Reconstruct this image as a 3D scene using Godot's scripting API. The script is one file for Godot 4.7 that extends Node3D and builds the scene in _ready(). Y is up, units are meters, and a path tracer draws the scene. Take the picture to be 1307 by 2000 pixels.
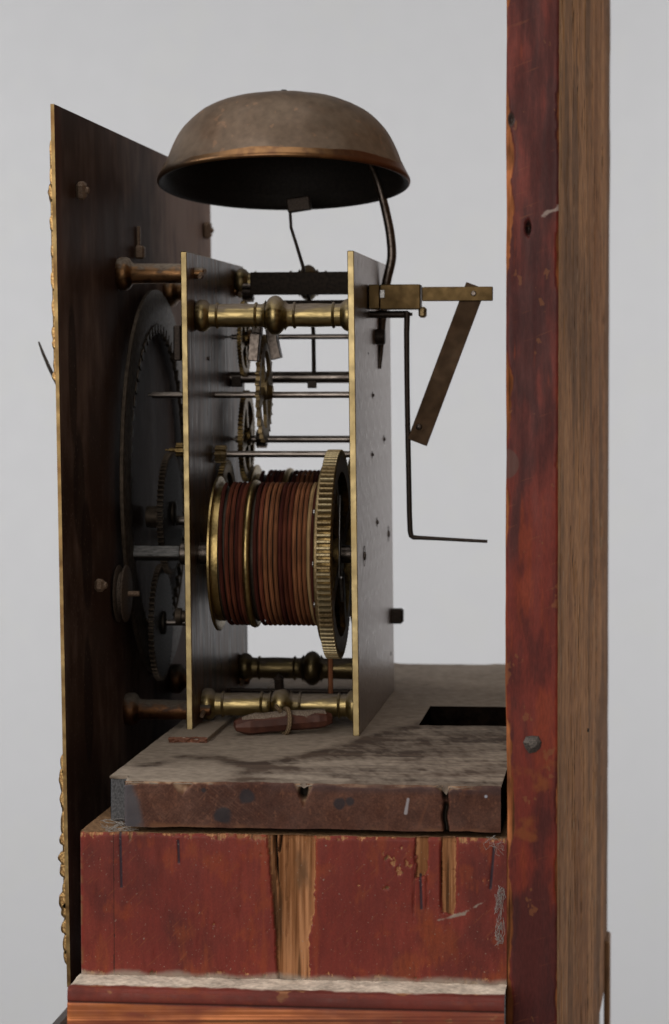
extends Node3D
# An old clock movement seen from the side: all measures below are in millimetres, scaled to metres when a mesh is committed.
# x runs along the clock's depth (dial at the left, backboard at the right), y up, z towards the viewer; y = 0 is the top of the seat board.

const S := 0.001
var base := {}          # node -> its origin in mm
var taken := {}
var M := {}             # materials
var nz := FastNoiseLite.new()
var cell := FastNoiseLite.new()
var rng := RandomNumberGenerator.new()

# ---------------------------------------------------------------- geometry
class G:
	var p := PackedVector3Array()
	var n := PackedVector3Array()
	var t := PackedVector2Array()
	var c := PackedColorArray()
	var tint := Color.WHITE
	func tri(a: Vector3, b: Vector3, d: Vector3, na: Vector3, nb: Vector3, nd: Vector3, ua := Vector2.ZERO, ub := Vector2.ZERO, ud := Vector2.ZERO) -> void:
		var cr := (b - a).cross(d - a)
		if cr.length_squared() < 1e-14:
			return
		if cr.dot(na + nb + nd) > 0.0:
			p.append_array([a, d, b]); n.append_array([na, nd, nb]); t.append_array([ua, ud, ub])
		else:
			p.append_array([a, b, d]); n.append_array([na, nb, nd]); t.append_array([ua, ub, ud])
		c.append_array([tint, tint, tint])
	func flat(a: Vector3, b: Vector3, d: Vector3, out: Vector3) -> void:
		var m := (b - a).cross(d - a).normalized()
		if m.dot(out) < 0.0:
			m = -m
		tri(a, b, d, m, m, m)
	func quad(a: Vector3, b: Vector3, d: Vector3, e: Vector3, out: Vector3, us := [Vector2.ZERO, Vector2(1, 0), Vector2(1, 1), Vector2(0, 1)]) -> void:
		var m := (b - a).cross(e - a).normalized()
		if m.dot(out) < 0.0:
			m = -m
		tri(a, b, d, m, m, m, us[0], us[1], us[2]); tri(a, d, e, m, m, m, us[0], us[2], us[3])
	func poly(pts: Array, out: Vector3) -> void:
		for i in range(1, pts.size() - 1):
			flat(pts[0], pts[i], pts[i + 1], out)
	func box(ctr: Vector3, size: Vector3, bev := 0.0, bas := Basis.IDENTITY) -> void:
		var h := size / 2.0
		bev = min(bev, min(h.x, min(h.y, h.z)) * 0.9)
		for ax in 3:
			for s: float in [-1.0, 1.0]:
				var u := (ax + 1) % 3
				var w := (ax + 2) % 3
				var q := []
				for k in [[-1.0, -1.0], [1.0, -1.0], [1.0, 1.0], [-1.0, 1.0]]:
					var v := Vector3.ZERO
					v[ax] = s * h[ax]; v[u] = k[0] * (h[u] - bev); v[w] = k[1] * (h[w] - bev)
					q.append(ctr + bas * v)
				var o := Vector3.ZERO
				o[ax] = s
				quad(q[0], q[1], q[2], q[3], bas * o)
		if bev <= 0.0:
			return
		for ax in 3:                       # the twelve chamfers
			var u := (ax + 1) % 3
			var w := (ax + 2) % 3
			for su: float in [-1.0, 1.0]:
				for sw: float in [-1.0, 1.0]:
					var q := []
					for k in [[-1.0, 0], [1.0, 0], [1.0, 1], [-1.0, 1]]:
						var v := Vector3.ZERO
						v[ax] = k[0] * (h[ax] - bev)
						v[u] = su * (h[u] - (bev if k[1] == 0 else 0.0))
						v[w] = sw * (h[w] - (bev if k[1] == 1 else 0.0))
						q.append(ctr + bas * v)
					var o := Vector3.ZERO
					o[u] = su; o[w] = sw
					quad(q[0], q[1], q[2], q[3], bas * o)
		for sx: float in [-1.0, 1.0]:
			for sy: float in [-1.0, 1.0]:
				for sz: float in [-1.0, 1.0]:
					var s := Vector3(sx, sy, sz)
					flat(ctr + bas * (s * Vector3(h.x, h.y - bev, h.z - bev)), ctr + bas * (s * Vector3(h.x - bev, h.y, h.z - bev)), ctr + bas * (s * Vector3(h.x - bev, h.y - bev, h.z)), bas * s)
	func prism(pts: PackedVector2Array, o: Vector3, u: Vector3, v: Vector3, w: Vector3, depth: float, bev := 0.0) -> void:
		# an outline in the plane of u and v, drawn out along w by depth
		var k := pts.size()
		var a2 := 0.0
		for i in k:
			a2 += pts[i].cross(pts[(i + 1) % k])
		var inn := PackedVector2Array()
		for i in k:
			var d0 := (pts[i] - pts[(i + k - 1) % k]).normalized()
			var d1 := (pts[(i + 1) % k] - pts[i]).normalized()
			var m := (Vector2(-d0.y, d0.x) + Vector2(-d1.y, d1.x)) * signf(a2)
			inn.append(pts[i] + m.normalized() * bev)
		var ix := Geometry2D.triangulate_polygon(inn)
		var at := func(q: Vector2, z: float) -> Vector3: return o + u * q.x + v * q.y + w * z
		for i in range(0, ix.size(), 3):
			for z: float in [0.0, depth]:
				flat(at.call(inn[ix[i]], z), at.call(inn[ix[i + 1]], z), at.call(inn[ix[i + 2]], z), w * (1.0 if z > 0.0 else -1.0) * signf(depth))
		var e := bev * signf(depth)
		for i in k:
			var j := (i + 1) % k
			var d := (pts[j] - pts[i]).normalized()
			var m2 := Vector2(d.y, -d.x) * signf(a2)
			var m := u * m2.x + v * m2.y
			quad(at.call(pts[i], e), at.call(pts[j], e), at.call(pts[j], depth - e), at.call(pts[i], depth - e), m)
			if bev > 0.0:
				quad(at.call(inn[i], 0.0), at.call(inn[j], 0.0), at.call(pts[j], e), at.call(pts[i], e), m - w * signf(depth))
				quad(at.call(inn[i], depth), at.call(inn[j], depth), at.call(pts[j], depth - e), at.call(pts[i], depth - e), m + w * signf(depth))
	func lathe(prof: Array, o: Vector3, axis: Vector3, seg := 48, closed := false, crease := 0.75, e1 := Vector3.ZERO) -> void:
		# prof: Vector2(along the axis, radius); texture u = distance along the axis (mm), v = turn from e1
		axis = axis.normalized()
		if e1 == Vector3.ZERO:
			e1 = Vector3.UP if absf(axis.y) < 0.8 else Vector3.BACK
		e1 = (e1 - axis * e1.dot(axis)).normalized()
		var e2 := axis.cross(e1)
		var k := prof.size()
		var m := k if closed else k - 1
		var sn := []
		for i in m:
			var d: Vector2 = (prof[(i + 1) % k] - prof[i]).normalized()
			sn.append(Vector2(-d.y, d.x))
		var ring := []
		for j in seg + 1:
			var a := TAU * j / seg
			ring.append(e1 * cos(a) + e2 * sin(a))
		var run := 0.0
		for i in m:
			var q0: Vector2 = prof[i]
			var q1: Vector2 = prof[(i + 1) % k]
			var n0: Vector2 = sn[i]
			var n1: Vector2 = sn[i]
			var before: int = (i - 1 + m) % m if closed else i - 1
			var after: int = (i + 1) % m if closed else i + 1
			if before >= 0 and sn[before].dot(sn[i]) > crease:
				n0 = (sn[before] + sn[i]).normalized()
			if after < m and sn[after].dot(sn[i]) > crease:
				n1 = (sn[after] + sn[i]).normalized()
			var u1 := run + q0.distance_to(q1)
			for j in seg:
				var r0: Vector3 = ring[j]
				var r1: Vector3 = ring[j + 1]
				var va := float(j) / seg
				var vb := float(j + 1) / seg
				var a := o + axis * q0.x + r0 * q0.y
				var b := o + axis * q0.x + r1 * q0.y
				var d := o + axis * q1.x + r1 * q1.y
				var e := o + axis * q1.x + r0 * q1.y
				var na := axis * n0.x + r0 * n0.y
				var nb := axis * n0.x + r1 * n0.y
				var nd := axis * n1.x + r1 * n1.y
				var ne := axis * n1.x + r0 * n1.y
				tri(a, b, d, na, nb, nd, Vector2(run, va), Vector2(run, vb), Vector2(u1, vb))
				tri(a, d, e, na, nd, ne, Vector2(run, va), Vector2(u1, vb), Vector2(u1, va))
			run = u1
	func rod(a: Vector3, b: Vector3, r: float, seg := 16, ch := 0.15) -> void:
		var l := a.distance_to(b)
		lathe([Vector2(0, 0), Vector2(0, r - ch), Vector2(ch, r), Vector2(l - ch, r), Vector2(l, r - ch), Vector2(l, 0)], a, b - a, seg)
	func tube(pts: Array, rad: Variant, seg := 10, flatten := 1.0, side := Vector3.ZERO, caps := true, ulen := 2.0) -> void:
		# a round (or, with flatten, oval) bar along the points; side fixes the direction in which it keeps its full width
		var k := pts.size()
		var up := side if side != Vector3.ZERO else Vector3(0.3, 0.5, 0.81).normalized()
		var rings := []
		var cs := []
		var run := 0.0
		var dist := []
		for i in k:
			var d: Vector3 = (pts[min(i + 1, k - 1)] - pts[max(i - 1, 0)]).normalized()
			var x := (up - d * up.dot(d)).normalized()
			var y := d.cross(x)
			if side == Vector3.ZERO:
				up = x
			var r: float = rad[i] if rad is Array else rad
			var row := []
			for j in seg + 1:
				var a := TAU * j / seg
				row.append([pts[i] + (x * cos(a) + y * sin(a) * flatten) * r, (x * cos(a) * flatten + y * sin(a)).normalized()])
			rings.append(row)
			if i > 0:
				run += (pts[i] as Vector3).distance_to(pts[i - 1])
			dist.append(run / ulen)
		for i in k - 1:
			for j in seg:
				var a = rings[i][j]
				var b = rings[i][j + 1]
				var d = rings[i + 1][j + 1]
				var e = rings[i + 1][j]
				var va := float(j) / seg
				var vb := float(j + 1) / seg
				tri(a[0], b[0], d[0], a[1], b[1], d[1], Vector2(dist[i], va), Vector2(dist[i], vb), Vector2(dist[i + 1], vb))
				tri(a[0], d[0], e[0], a[1], d[1], e[1], Vector2(dist[i], va), Vector2(dist[i + 1], vb), Vector2(dist[i + 1], va))
		if caps:
			for i: int in [0, k - 1]:
				var out: Vector3 = (pts[0] - pts[1]) if i == 0 else (pts[k - 1] - pts[k - 2])
				for j in seg:
					flat(pts[i], rings[i][j][0], rings[i][j + 1][0], out)
	func grid(nu: int, nv: int, at: Callable, out: Vector3, skip = null) -> void:
		# at(u, v) -> point, u and v in 0..1; smooth normals from the neighbours
		var pts := []
		for j in nv + 1:
			var row := PackedVector3Array()
			for i in nu + 1:
				row.append(at.call(float(i) / nu, float(j) / nv))
			pts.append(row)
		var nor := []
		for j in nv + 1:
			var row := PackedVector3Array()
			for i in nu + 1:
				var a: Vector3 = pts[j][min(i + 1, nu)] - pts[j][max(i - 1, 0)]
				var b: Vector3 = pts[min(j + 1, nv)][i] - pts[max(j - 1, 0)][i]
				var m := a.cross(b).normalized()
				row.append(m if m.dot(out) >= 0.0 else -m)
			nor.append(row)
		for j in nv:
			for i in nu:
				if skip != null and skip.call((i + 0.5) / nu, (j + 0.5) / nv):
					continue
				var ua := Vector2(float(i) / nu, float(j) / nv)
				var ub := Vector2(float(i + 1) / nu, float(j) / nv)
				var ud := Vector2(float(i + 1) / nu, float(j + 1) / nv)
				var ue := Vector2(float(i) / nu, float(j + 1) / nv)
				tri(pts[j][i], pts[j][i + 1], pts[j + 1][i + 1], nor[j][i], nor[j][i + 1], nor[j + 1][i + 1], ua, ub, ud)
				tri(pts[j][i], pts[j + 1][i + 1], pts[j + 1][i], nor[j][i], nor[j + 1][i + 1], nor[j + 1][i], ua, ud, ue)
	func facet() -> G:
		for i in range(0, p.size(), 3):
			var m := (p[i + 1] - p[i]).cross(p[i + 2] - p[i]).normalized()
			if m.dot(n[i] + n[i + 1] + n[i + 2]) < 0.0:
				m = -m
			n[i] = m; n[i + 1] = m; n[i + 2] = m
		return self
	func bend(f: Callable) -> G:
		for i in p.size():
			p[i] = f.call(p[i])
		return self

# ---------------------------------------------------------------- objects
func unique(called: String) -> String:
	if not taken.has(called):
		taken[called] = 0
		return called
	taken[called] += 1
	return "%s_%03d" % [called, taken[called]]

func thing(called: String, label: String, category: String, at: Vector3, group := "", kind := "") -> Node3D:
	var o := Node3D.new()
	o.name = unique(called)
	add_child(o, true)
	o.position = at * S
	base[o] = at
	o.set_meta("label", label)
	o.set_meta("category", category)
	if group != "":
		o.set_meta("group", group)
	if kind != "":
		o.set_meta("kind", kind)
	return o

func mesh_of(gs: Array, from: Vector3) -> ArrayMesh:   # gs: [G, material, G, material ...]
	var am := ArrayMesh.new()
	for i in range(0, gs.size(), 2):
		var g: G = gs[i]
		if g.p.is_empty():
			continue
		var v := PackedVector3Array()
		v.resize(g.p.size())
		for k in g.p.size():
			v[k] = (g.p[k] - from) * S
		var a := []
		a.resize(Mesh.ARRAY_MAX)
		a[Mesh.ARRAY_VERTEX] = v
		a[Mesh.ARRAY_NORMAL] = g.n
		a[Mesh.ARRAY_TEX_UV] = g.t
		a[Mesh.ARRAY_COLOR] = g.c
		am.add_surface_from_arrays(Mesh.PRIMITIVE_TRIANGLES, a)
		am.surface_set_material(am.get_surface_count() - 1, gs[i + 1])
	return am

func part(called: String, gs: Array, parent: Node3D, label := "") -> MeshInstance3D:
	var o := MeshInstance3D.new()
	o.name = called
	parent.add_child(o, true)
	base[o] = base[parent]
	o.mesh = mesh_of(gs, base[parent])
	if label != "":
		o.set_meta("label", label)
	return o

func whole(called: String, gs: Array, label: String, category: String, at: Vector3, kind := "", group := "") -> MeshInstance3D:
	var o := MeshInstance3D.new()
	o.name = unique(called)
	add_child(o, true)
	o.position = at * S
	base[o] = at
	o.mesh = mesh_of(gs, at)
	o.set_meta("label", label)
	o.set_meta("category", category)
	if kind != "":
		o.set_meta("kind", kind)
	if group != "":
		o.set_meta("group", group)
	return o

func inst(called: String, m: Mesh, parent: Node3D, x: Transform3D) -> void:
	var o := MeshInstance3D.new()
	o.name = called
	o.mesh = m
	o.transform = Transform3D(x.basis, (x.origin - base[parent]) * S)
	parent.add_child(o, true)

func V(x: float, y: float, z: float) -> Vector3:
	return Vector3(x, y, z)

# ---------------------------------------------------------------- materials
func N(x: float, y: float, z := 0.0) -> float:        # fractal noise, about -0.6 .. 0.6
	return nz.get_noise_3d(x, y, z)

func ss(a: float, b: float, x: float) -> float:
	return smoothstep(a, b, x)

func L(r: float, g: float, b: float) -> Color:        # a linear colour, as the sRGB value that materials take
	return Color(r, g, b).linear_to_srgb()

func picture(w: int, h: int, f: Callable) -> Array:
	# f(u, v) -> [linear colour, roughness, metallic]; gives an albedo and a roughness / metallic texture
	var a := PackedByteArray()
	var b := PackedByteArray()
	a.resize(w * h * 3)
	b.resize(w * h * 3)
	var k := 0
	for j in h:
		for i in w:
			var r: Array = f.call((i + 0.5) / w, (j + 0.5) / h)
			var c: Color = (r[0] as Color).clamp().linear_to_srgb()
			a[k] = int(c.r * 255.0); a[k + 1] = int(c.g * 255.0); a[k + 2] = int(c.b * 255.0)
			b[k] = 255; b[k + 1] = int(clampf(r[1], 0.0, 1.0) * 255.0); b[k + 2] = int(clampf(r[2], 0.0, 1.0) * 255.0)
			k += 3
	return [ImageTexture.create_from_image(Image.create_from_data(w, h, false, Image.FORMAT_RGB8, a)), ImageTexture.create_from_image(Image.create_from_data(w, h, false, Image.FORMAT_RGB8, b))]

func painted(called: String, w: int, h: int, f: Callable, bump: Texture2D = null, bump_uv := Vector3.ONE, strength := 0.5) -> StandardMaterial3D:
	var m := StandardMaterial3D.new()
	m.resource_name = called
	var t := picture(w, h, f)
	m.albedo_texture = t[0]
	m.roughness = 1.0
	m.roughness_texture = t[1]
	m.roughness_texture_channel = BaseMaterial3D.TEXTURE_CHANNEL_GREEN
	m.metallic = 1.0
	m.metallic_texture = t[1]
	m.metallic_texture_channel = BaseMaterial3D.TEXTURE_CHANNEL_BLUE
	if bump != null:
		m.normal_enabled = true
		m.normal_texture = bump
		m.normal_scale = strength
	return m

func matte(m: StandardMaterial3D, spec: float) -> StandardMaterial3D:
	m.metallic_specular = spec
	return m

func noise_image(seed_: int, freq: float, w := 256, h := 256, oct := 5) -> Image:
	var f := FastNoiseLite.new()
	f.seed = seed_
	f.frequency = freq
	f.fractal_octaves = oct
	return f.get_seamless_image(w, h)

func tiled(called: String, lo: Color, hi: Color, r0: float, r1: float, metal: float, scale3: Vector3, seed_: int, freq := 0.02, bump := 0.0, bump_freq := 0.06) -> StandardMaterial3D:
	# a material in three planes of the object's own axes: two linear colours mixed by noise; scale3 in tiles per metre
	var im := noise_image(seed_, freq)
	var m := StandardMaterial3D.new()
	m.resource_name = called
	var a := Image.create(256, 256, false, Image.FORMAT_RGB8)
	var im2: Image = shared_image(seed_ % 3)
	for j in 256:
		for i in 256:
			var q := ss(0.15, 0.85, im.get_pixel(i, j).r * 0.65 + im2.get_pixel(i, j).r * 0.35)
			a.set_pixel(i, j, lo.lerp(hi, q).linear_to_srgb())
	m.albedo_texture = ImageTexture.create_from_image(a)
	m.roughness = r1
	m.roughness_texture = shared["rough%d" % (seed_ % 3)]
	m.metallic = metal
	m.uv1_triplanar = true
	m.uv1_scale = scale3
	m.uv1_triplanar_sharpness = 4.0
	if bump > 0.0:
		var key := "bump%d" % int(bump_freq * 100.0)
		if not shared.has(key):
			var hm := noise_image(seed_ + 3, bump_freq)
			hm.convert(Image.FORMAT_RGBA8)
			hm.bump_map_to_normal_map(3.0)
			shared[key] = ImageTexture.create_from_image(hm)
		m.normal_enabled = true
		m.normal_texture = shared[key]
		m.normal_scale = bump
	return m

var shared := {}

func shared_image(k: int) -> Image:        # fine noise that several materials share; also kept as a roughness texture
	if not shared.has(k):
		var im := noise_image(90 + k, 0.07)
		var b := Image.create(256, 256, false, Image.FORMAT_RGB8)
		for j in 256:
			for i in 256:
				var r := lerpf(0.55, 1.0, im.get_pixel(i, j).r)
				b.set_pixel(i, j, Color(r, r, r))
		shared[k] = im
		shared["rough%d" % k] = ImageTexture.create_from_image(b)
	return shared[k]

func lathe_metal(called: String, length: float, clean: Color, dark: Color, dust: Color, dust_from: float, r_clean: float, seed_: int) -> StandardMaterial3D:
	# for turned parts: the texture runs along the piece (u, mm) and round it (v from the top); dust has settled on the top
	var m := painted(called, 128, 160, func(u: float, v: float) -> Array:
		var a := v * TAU
		var top := cos(a)
		var x := cos(a) * 3.0
		var y := sin(a) * 3.0
		var e := N(u * 90.0, x * 6.0, y * 6.0 + seed_)
		var e2 := N(u * 260.0, x * 30.0, y * 30.0 + seed_)
		var c := clean.lerp(dark, ss(-0.1, 0.5, e + 0.1 * N(u * 400.0, 0.3, seed_)))
		var d := ss(dust_from, 1.0, top + e * 0.5 + e2 * 0.35)
		c = c.lerp(dust * (0.9 + 0.4 * e2), d)
		return [c, lerpf(r_clean + 0.16 * ss(-0.3, 0.5, e2), 0.9, d), 1.0 - d * 0.95])
	m.uv1_scale = Vector3(1.0 / length, 1, 1)
	return m

func make_materials() -> void:
	nz.noise_type = FastNoiseLite.TYPE_SIMPLEX_SMOOTH
	nz.frequency = 0.05
	nz.fractal_octaves = 4
	nz.seed = 11
	var dust := Color(0.34, 0.28, 0.225)
	M.brass = tiled("brass", Color(0.25, 0.18, 0.072), Color(0.40, 0.30, 0.135), 0.3, 0.46, 1.0, V(30, 30, 30), 3, 0.02, 0.15)
	M.brass_edge = tiled("brass filed edge", Color(0.25, 0.19, 0.092), Color(0.39, 0.31, 0.165), 0.42, 0.55, 1.0, V(9, 9, 9), 5, 0.03, 0.06)
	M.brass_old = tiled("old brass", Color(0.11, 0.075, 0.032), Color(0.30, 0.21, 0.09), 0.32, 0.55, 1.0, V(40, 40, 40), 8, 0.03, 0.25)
	M.brass_dusty = tiled("dusty brass", Color(0.17, 0.12, 0.05), Color(0.34, 0.26, 0.15), 0.4, 0.7, 0.85, V(60, 60, 60), 9, 0.04, 0.2)
	M.plate = tiled("tarnished brass plate", Color(0.035, 0.023, 0.015), Color(0.16, 0.078, 0.036), 0.2, 0.42, 0.8, V(11, 1.6, 11), 13, 0.03, 0.04, 0.1)
	M.plate.metallic = 0.3
	M.plate.metallic_specular = 0.12
	M.plate_back = tiled("lacquered brass plate", Color(0.29, 0.24, 0.215), Color(0.38, 0.325, 0.30), 0.26, 0.42, 1.0, V(35, 8, 35), 15, 0.03, 0.10, 0.12)
	M.steel = tiled("dark steel", Color(0.075, 0.062, 0.055), Color(0.17, 0.145, 0.13), 0.3, 0.5, 1.0, V(60, 60, 60), 17, 0.03, 0.1)
	M.iron = tiled("blackened iron", Color(0.022, 0.016, 0.014), Color(0.06, 0.045, 0.036), 0.45, 0.7, 0.7, V(80, 80, 80), 19, 0.04, 0.3)
	M.bright_steel = tiled("bright steel", Color(0.16, 0.16, 0.165), Color(0.34, 0.34, 0.34), 0.28, 0.45, 1.0, V(20, 120, 120), 21, 0.03, 0.2)
	M.bronze = tiled("bronze strip", Color(0.017, 0.0105, 0.0065), Color(0.026, 0.017, 0.011), 0.4, 0.5, 1.0, V(9, 9, 9), 23, 0.02)
	M.cock = tiled("cock brass", Color(0.045, 0.029, 0.013), Color(0.08, 0.053, 0.024), 0.45, 0.55, 1.0, V(10, 10, 10), 25, 0.03, 0.05)
	M.gilt = tiled("gilded brass", Color(0.20, 0.10, 0.045), Color(0.52, 0.35, 0.15), 0.3, 0.5, 1.0, V(90, 90, 90), 27, 0.04, 0.4)
	M.dust = tiled("dust", dust * 0.8, dust * 1.1, 0.95, 1.0, 0.0, V(60, 60, 60), 29, 0.05, 0.8)
	M.dusty_iron = tiled("dusty iron", Color(0.05, 0.035, 0.026), Color(0.17, 0.13, 0.10), 0.6, 0.85, 0.4, V(90, 90, 90), 31, 0.05, 0.4)
	M.stick_dust = tiled("dusty bark", Color(0.075, 0.045, 0.032), Color(0.31, 0.255, 0.2), 0.9, 1.0, 0.0, V(110, 110, 110), 67, 0.05, 0.8)
	M.rust_stud = tiled("dusty copper stud", Color(0.14, 0.085, 0.055), Color(0.30, 0.22, 0.16), 0.5, 0.8, 0.5, V(120, 120, 120), 33, 0.04, 0.4)
	M.raw = tiled("raw wood", Color(0.14, 0.07, 0.03), Color(0.30, 0.17, 0.08), 0.75, 0.95, 0.0, V(40, 6, 40), 35, 0.03, 0.6)
	M.dark_wood = tiled("dark wood", Color(0.02, 0.012, 0.009), Color(0.055, 0.03, 0.02), 0.7, 0.9, 0.0, V(30, 30, 30), 37, 0.03, 0.5)
	M.black_paint = tiled("worn black paint", Color(0.022, 0.024, 0.028), Color(0.11, 0.11, 0.12), 0.5, 0.8, 0.0, V(90, 50, 90), 39, 0.05, 0.5)
	M.red_wood = tiled("red stained wood", Color(0.09, 0.03, 0.018), Color(0.30, 0.13, 0.075), 0.6, 0.85, 0.0, V(20, 90, 90), 41, 0.03, 0.6)
	M.red = tiled("red lacquer", Color(0.085, 0.018, 0.012), Color(0.16, 0.035, 0.018), 0.4, 0.6, 0.0, V(20, 20, 20), 43, 0.02, 0.1)
	M.bell_shade = tiled("bronze blackened for shade", Color(0.006, 0.0045, 0.004), Color(0.016, 0.012, 0.010), 0.6, 0.85, 0.2, V(60, 60, 60), 61, 0.03, 0.1)  # shade inside the bell put into a near black colour
	M.shaded_brass = tiled("brass darkened for shade", Color(0.014, 0.011, 0.009), Color(0.05, 0.037, 0.025), 0.5, 0.75, 0.6, V(60, 60, 60), 63, 0.03, 0.1)  # brass coloured dark to stand for shade
	M.bar_dark = tiled("dark varnished iron", Color(0.010, 0.007, 0.006), Color(0.026, 0.018, 0.013), 0.4, 0.6, 0.0, V(60, 60, 60), 69, 0.03, 0.1)
	M.bar_dark.metallic_specular = 0.15
	M.ring = tiled("dull ring brass", Color(0.045, 0.033, 0.024), Color(0.13, 0.10, 0.075), 0.5, 0.75, 0.7, V(30, 30, 30), 72, 0.03, 0.15)
	M.tooth = tiled("dusty wheel teeth", Color(0.24, 0.19, 0.10), Color(0.42, 0.35, 0.22), 0.4, 0.65, 0.8, V(70, 70, 70), 74, 0.04, 0.2)
	M.dial_edge = tiled("dull gilt edge", Color(0.13, 0.075, 0.032), Color(0.30, 0.215, 0.10), 0.4, 0.6, 1.0, V(8, 8, 8), 76, 0.04, 0.1)
	M.slot = tiled("slot wood blackened for shade", Color(0.004, 0.003, 0.0025), Color(0.012, 0.008, 0.006), 0.9, 1.0, 0.0, V(30, 30, 30), 78)  # shade down in the slot put into the wood colour
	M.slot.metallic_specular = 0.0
	M.nail = tiled("hammered nail", Color(0.06, 0.055, 0.052), Color(0.16, 0.135, 0.12), 0.4, 0.65, 0.7, V(150, 150, 150), 45, 0.03, 0.6)
	M.web = tiled("cobweb", Color(0.3, 0.29, 0.28), Color(0.42, 0.4, 0.38), 0.9, 1.0, 0.0, V(50, 50, 50), 47)
	M.paper = tiled("grey paper", Color(0.498, 0.498, 0.502), Color(0.502, 0.502, 0.506), 0.95, 1.0, 0.0, V(1, 1, 1), 49)
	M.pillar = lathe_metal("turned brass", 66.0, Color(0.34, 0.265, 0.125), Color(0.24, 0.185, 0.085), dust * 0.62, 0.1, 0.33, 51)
	M.pillar_far = lathe_metal("turned brass darkened for shade", 66.0, Color(0.22, 0.17, 0.085), Color(0.10, 0.075, 0.04), dust * 0.4, 0.4, 0.36, 52)  # darker copy: shade on the far pillars put into the brass
	M.foot = lathe_metal("dusty copper foot", 30.0, Color(0.24, 0.13, 0.06), Color(0.11, 0.06, 0.032), dust * 0.75, 0.1, 0.38, 53)
	M.foot_dark = lathe_metal("darker copper foot", 30.0, Color(0.16, 0.075, 0.035), Color(0.08, 0.035, 0.02), dust * 0.32, -0.1, 0.45, 57)  # darker copy of the foot metal for the lower feet
	M.arbor = lathe_metal("steel arbor", 66.0, Color(0.26, 0.23, 0.21), Color(0.13, 0.11, 0.10), dust * 0.5, 0.65, 0.3, 55)
	# cord: a braid of two crossing strands
	var br := Image.create(64, 64, false, Image.FORMAT_RGBA8)
	var bh := Image.create(64, 64, false, Image.FORMAT_RGBA8)
	for j in 64:
		for i in 64:
			var u := i / 64.0
			var v := j / 64.0 * 6.0
			var k := int(floor(v))
			var s := fposmod(u * 2.0 + (0.5 if k % 2 == 0 else 0.0) + (fposmod(v, 1.0) - 0.5) * (0.9 if k % 2 == 0 else -0.9), 1.0)
			var hgt := sin(s * PI) * sin(fposmod(v, 1.0) * PI)
			br.set_pixel(i, j, Color.WHITE * lerpf(0.62, 1.0, hgt))
			bh.set_pixel(i, j, Color.WHITE * hgt)
	bh.bump_map_to_normal_map(4.0)
	var cm := StandardMaterial3D.new()
	cm.resource_name = "braided cord"
	cm.albedo_texture = ImageTexture.create_from_image(br)
	cm.normal_enabled = true
	cm.normal_texture = ImageTexture.create_from_image(bh)
	cm.roughness = 0.85
	cm.metallic_specular = 0.2
	cm.normal_scale = 0.6
	cm.vertex_color_use_as_albedo = true
	M.cord = cm

# ---------------------------------------------------------------- camera, light
func setup_view() -> void:
	var cam := Camera3D.new()
	cam.name = "camera"
	add_child(cam)
	var att := CameraAttributesPhysical.new()
	att.frustum_focal_length = 100.0
	att.exposure_aperture = 22.0
	att.frustum_focus_distance = 0.99
	cam.attributes = att
	var bx := Vector3(0.99371407, -0.00217796, -0.11192673)
	var bz := Vector3(0.11188815, 0.05199118, 0.99235979)
	cam.transform = Transform3D(Basis(bx, bz.cross(bx).normalized(), bz).orthonormalized(), V(174.669, 141.883, 1030.803) * S)
	cam.projection = Camera3D.PROJECTION_FRUSTUM
	cam.near = 0.05
	cam.far = 20.0
	cam.size = 2.0 * 0.05 * 1000.0 / 5200.0
	cam.current = true
	var we := WorldEnvironment.new()
	we.name = "surroundings"
	var e := Environment.new()
	e.background_mode = Environment.BG_COLOR
	e.background_color = Color(0.13, 0.13, 0.135)
	e.tonemap_mode = Environment.TONE_MAPPER_LINEAR
	e.tonemap_exposure = 1.0
	e.sdfgi_enabled = true
	e.ssao_enabled = true
	e.ssil_enabled = true
	we.environment = e
	add_child(we)
	# two studio panels turned on the paper backdrop, and the soft panels that light the clock
	panel("backdrop_panel", V(-1700, 350, -1300), V(-250, -150, -3000), Vector2(1.2, 1.6), 3.35, Color(1, 1, 1.004))
	panel("backdrop_panel", V(1350, 350, -1300), V(-300, -150, -3000), Vector2(1.2, 1.6), 3.3, Color(1, 1, 1.004))
	panel("key_panel", V(-260, 400, 1650), V(60, 60, 0), Vector2(1.1, 1.1), 1.4, Color(1, 0.97, 0.93))
	panel("top_panel", V(-150, 1150, 150), V(60, 60, 0), Vector2(0.9, 0.9), 0.52, Color(1, 0.98, 0.95))
	panel("left_panel", V(-1350, 620, 420), V(30, 120, 40), Vector2(0.6, 0.9), 0.95, Color(1, 0.98, 0.96))
	panel("side_panel", V(1400, 300, -60), V(150, 100, -60), Vector2(0.7, 0.9), 0.62, Color(1, 0.96, 0.92))

func panel(called: String, at: Vector3, to: Vector3, size: Vector2, energy: float, col: Color) -> void:
	var l := AreaLight3D.new()
	l.name = called
	l.area_size = size
	l.area_normalize_energy = true
	l.light_energy = energy
	l.light_color = col
	l.area_range = 12.0
	l.area_attenuation = 2.0
	l.shadow_enabled = true
	add_child(l, true)
	l.look_at_from_position(at * S, to * S, Vector3.UP if absf((to - at).normalized().y) < 0.95 else Vector3.RIGHT)

func _ready() -> void:
	rng.seed = 4
	make_materials()
	setup_view()
	build_backdrop()
	build_case()
	build_seat_board()
	build_dial()
	build_frame()
	build_drums()
	build_trains()
	build_bell()
	build_back()
	build_small()

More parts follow.
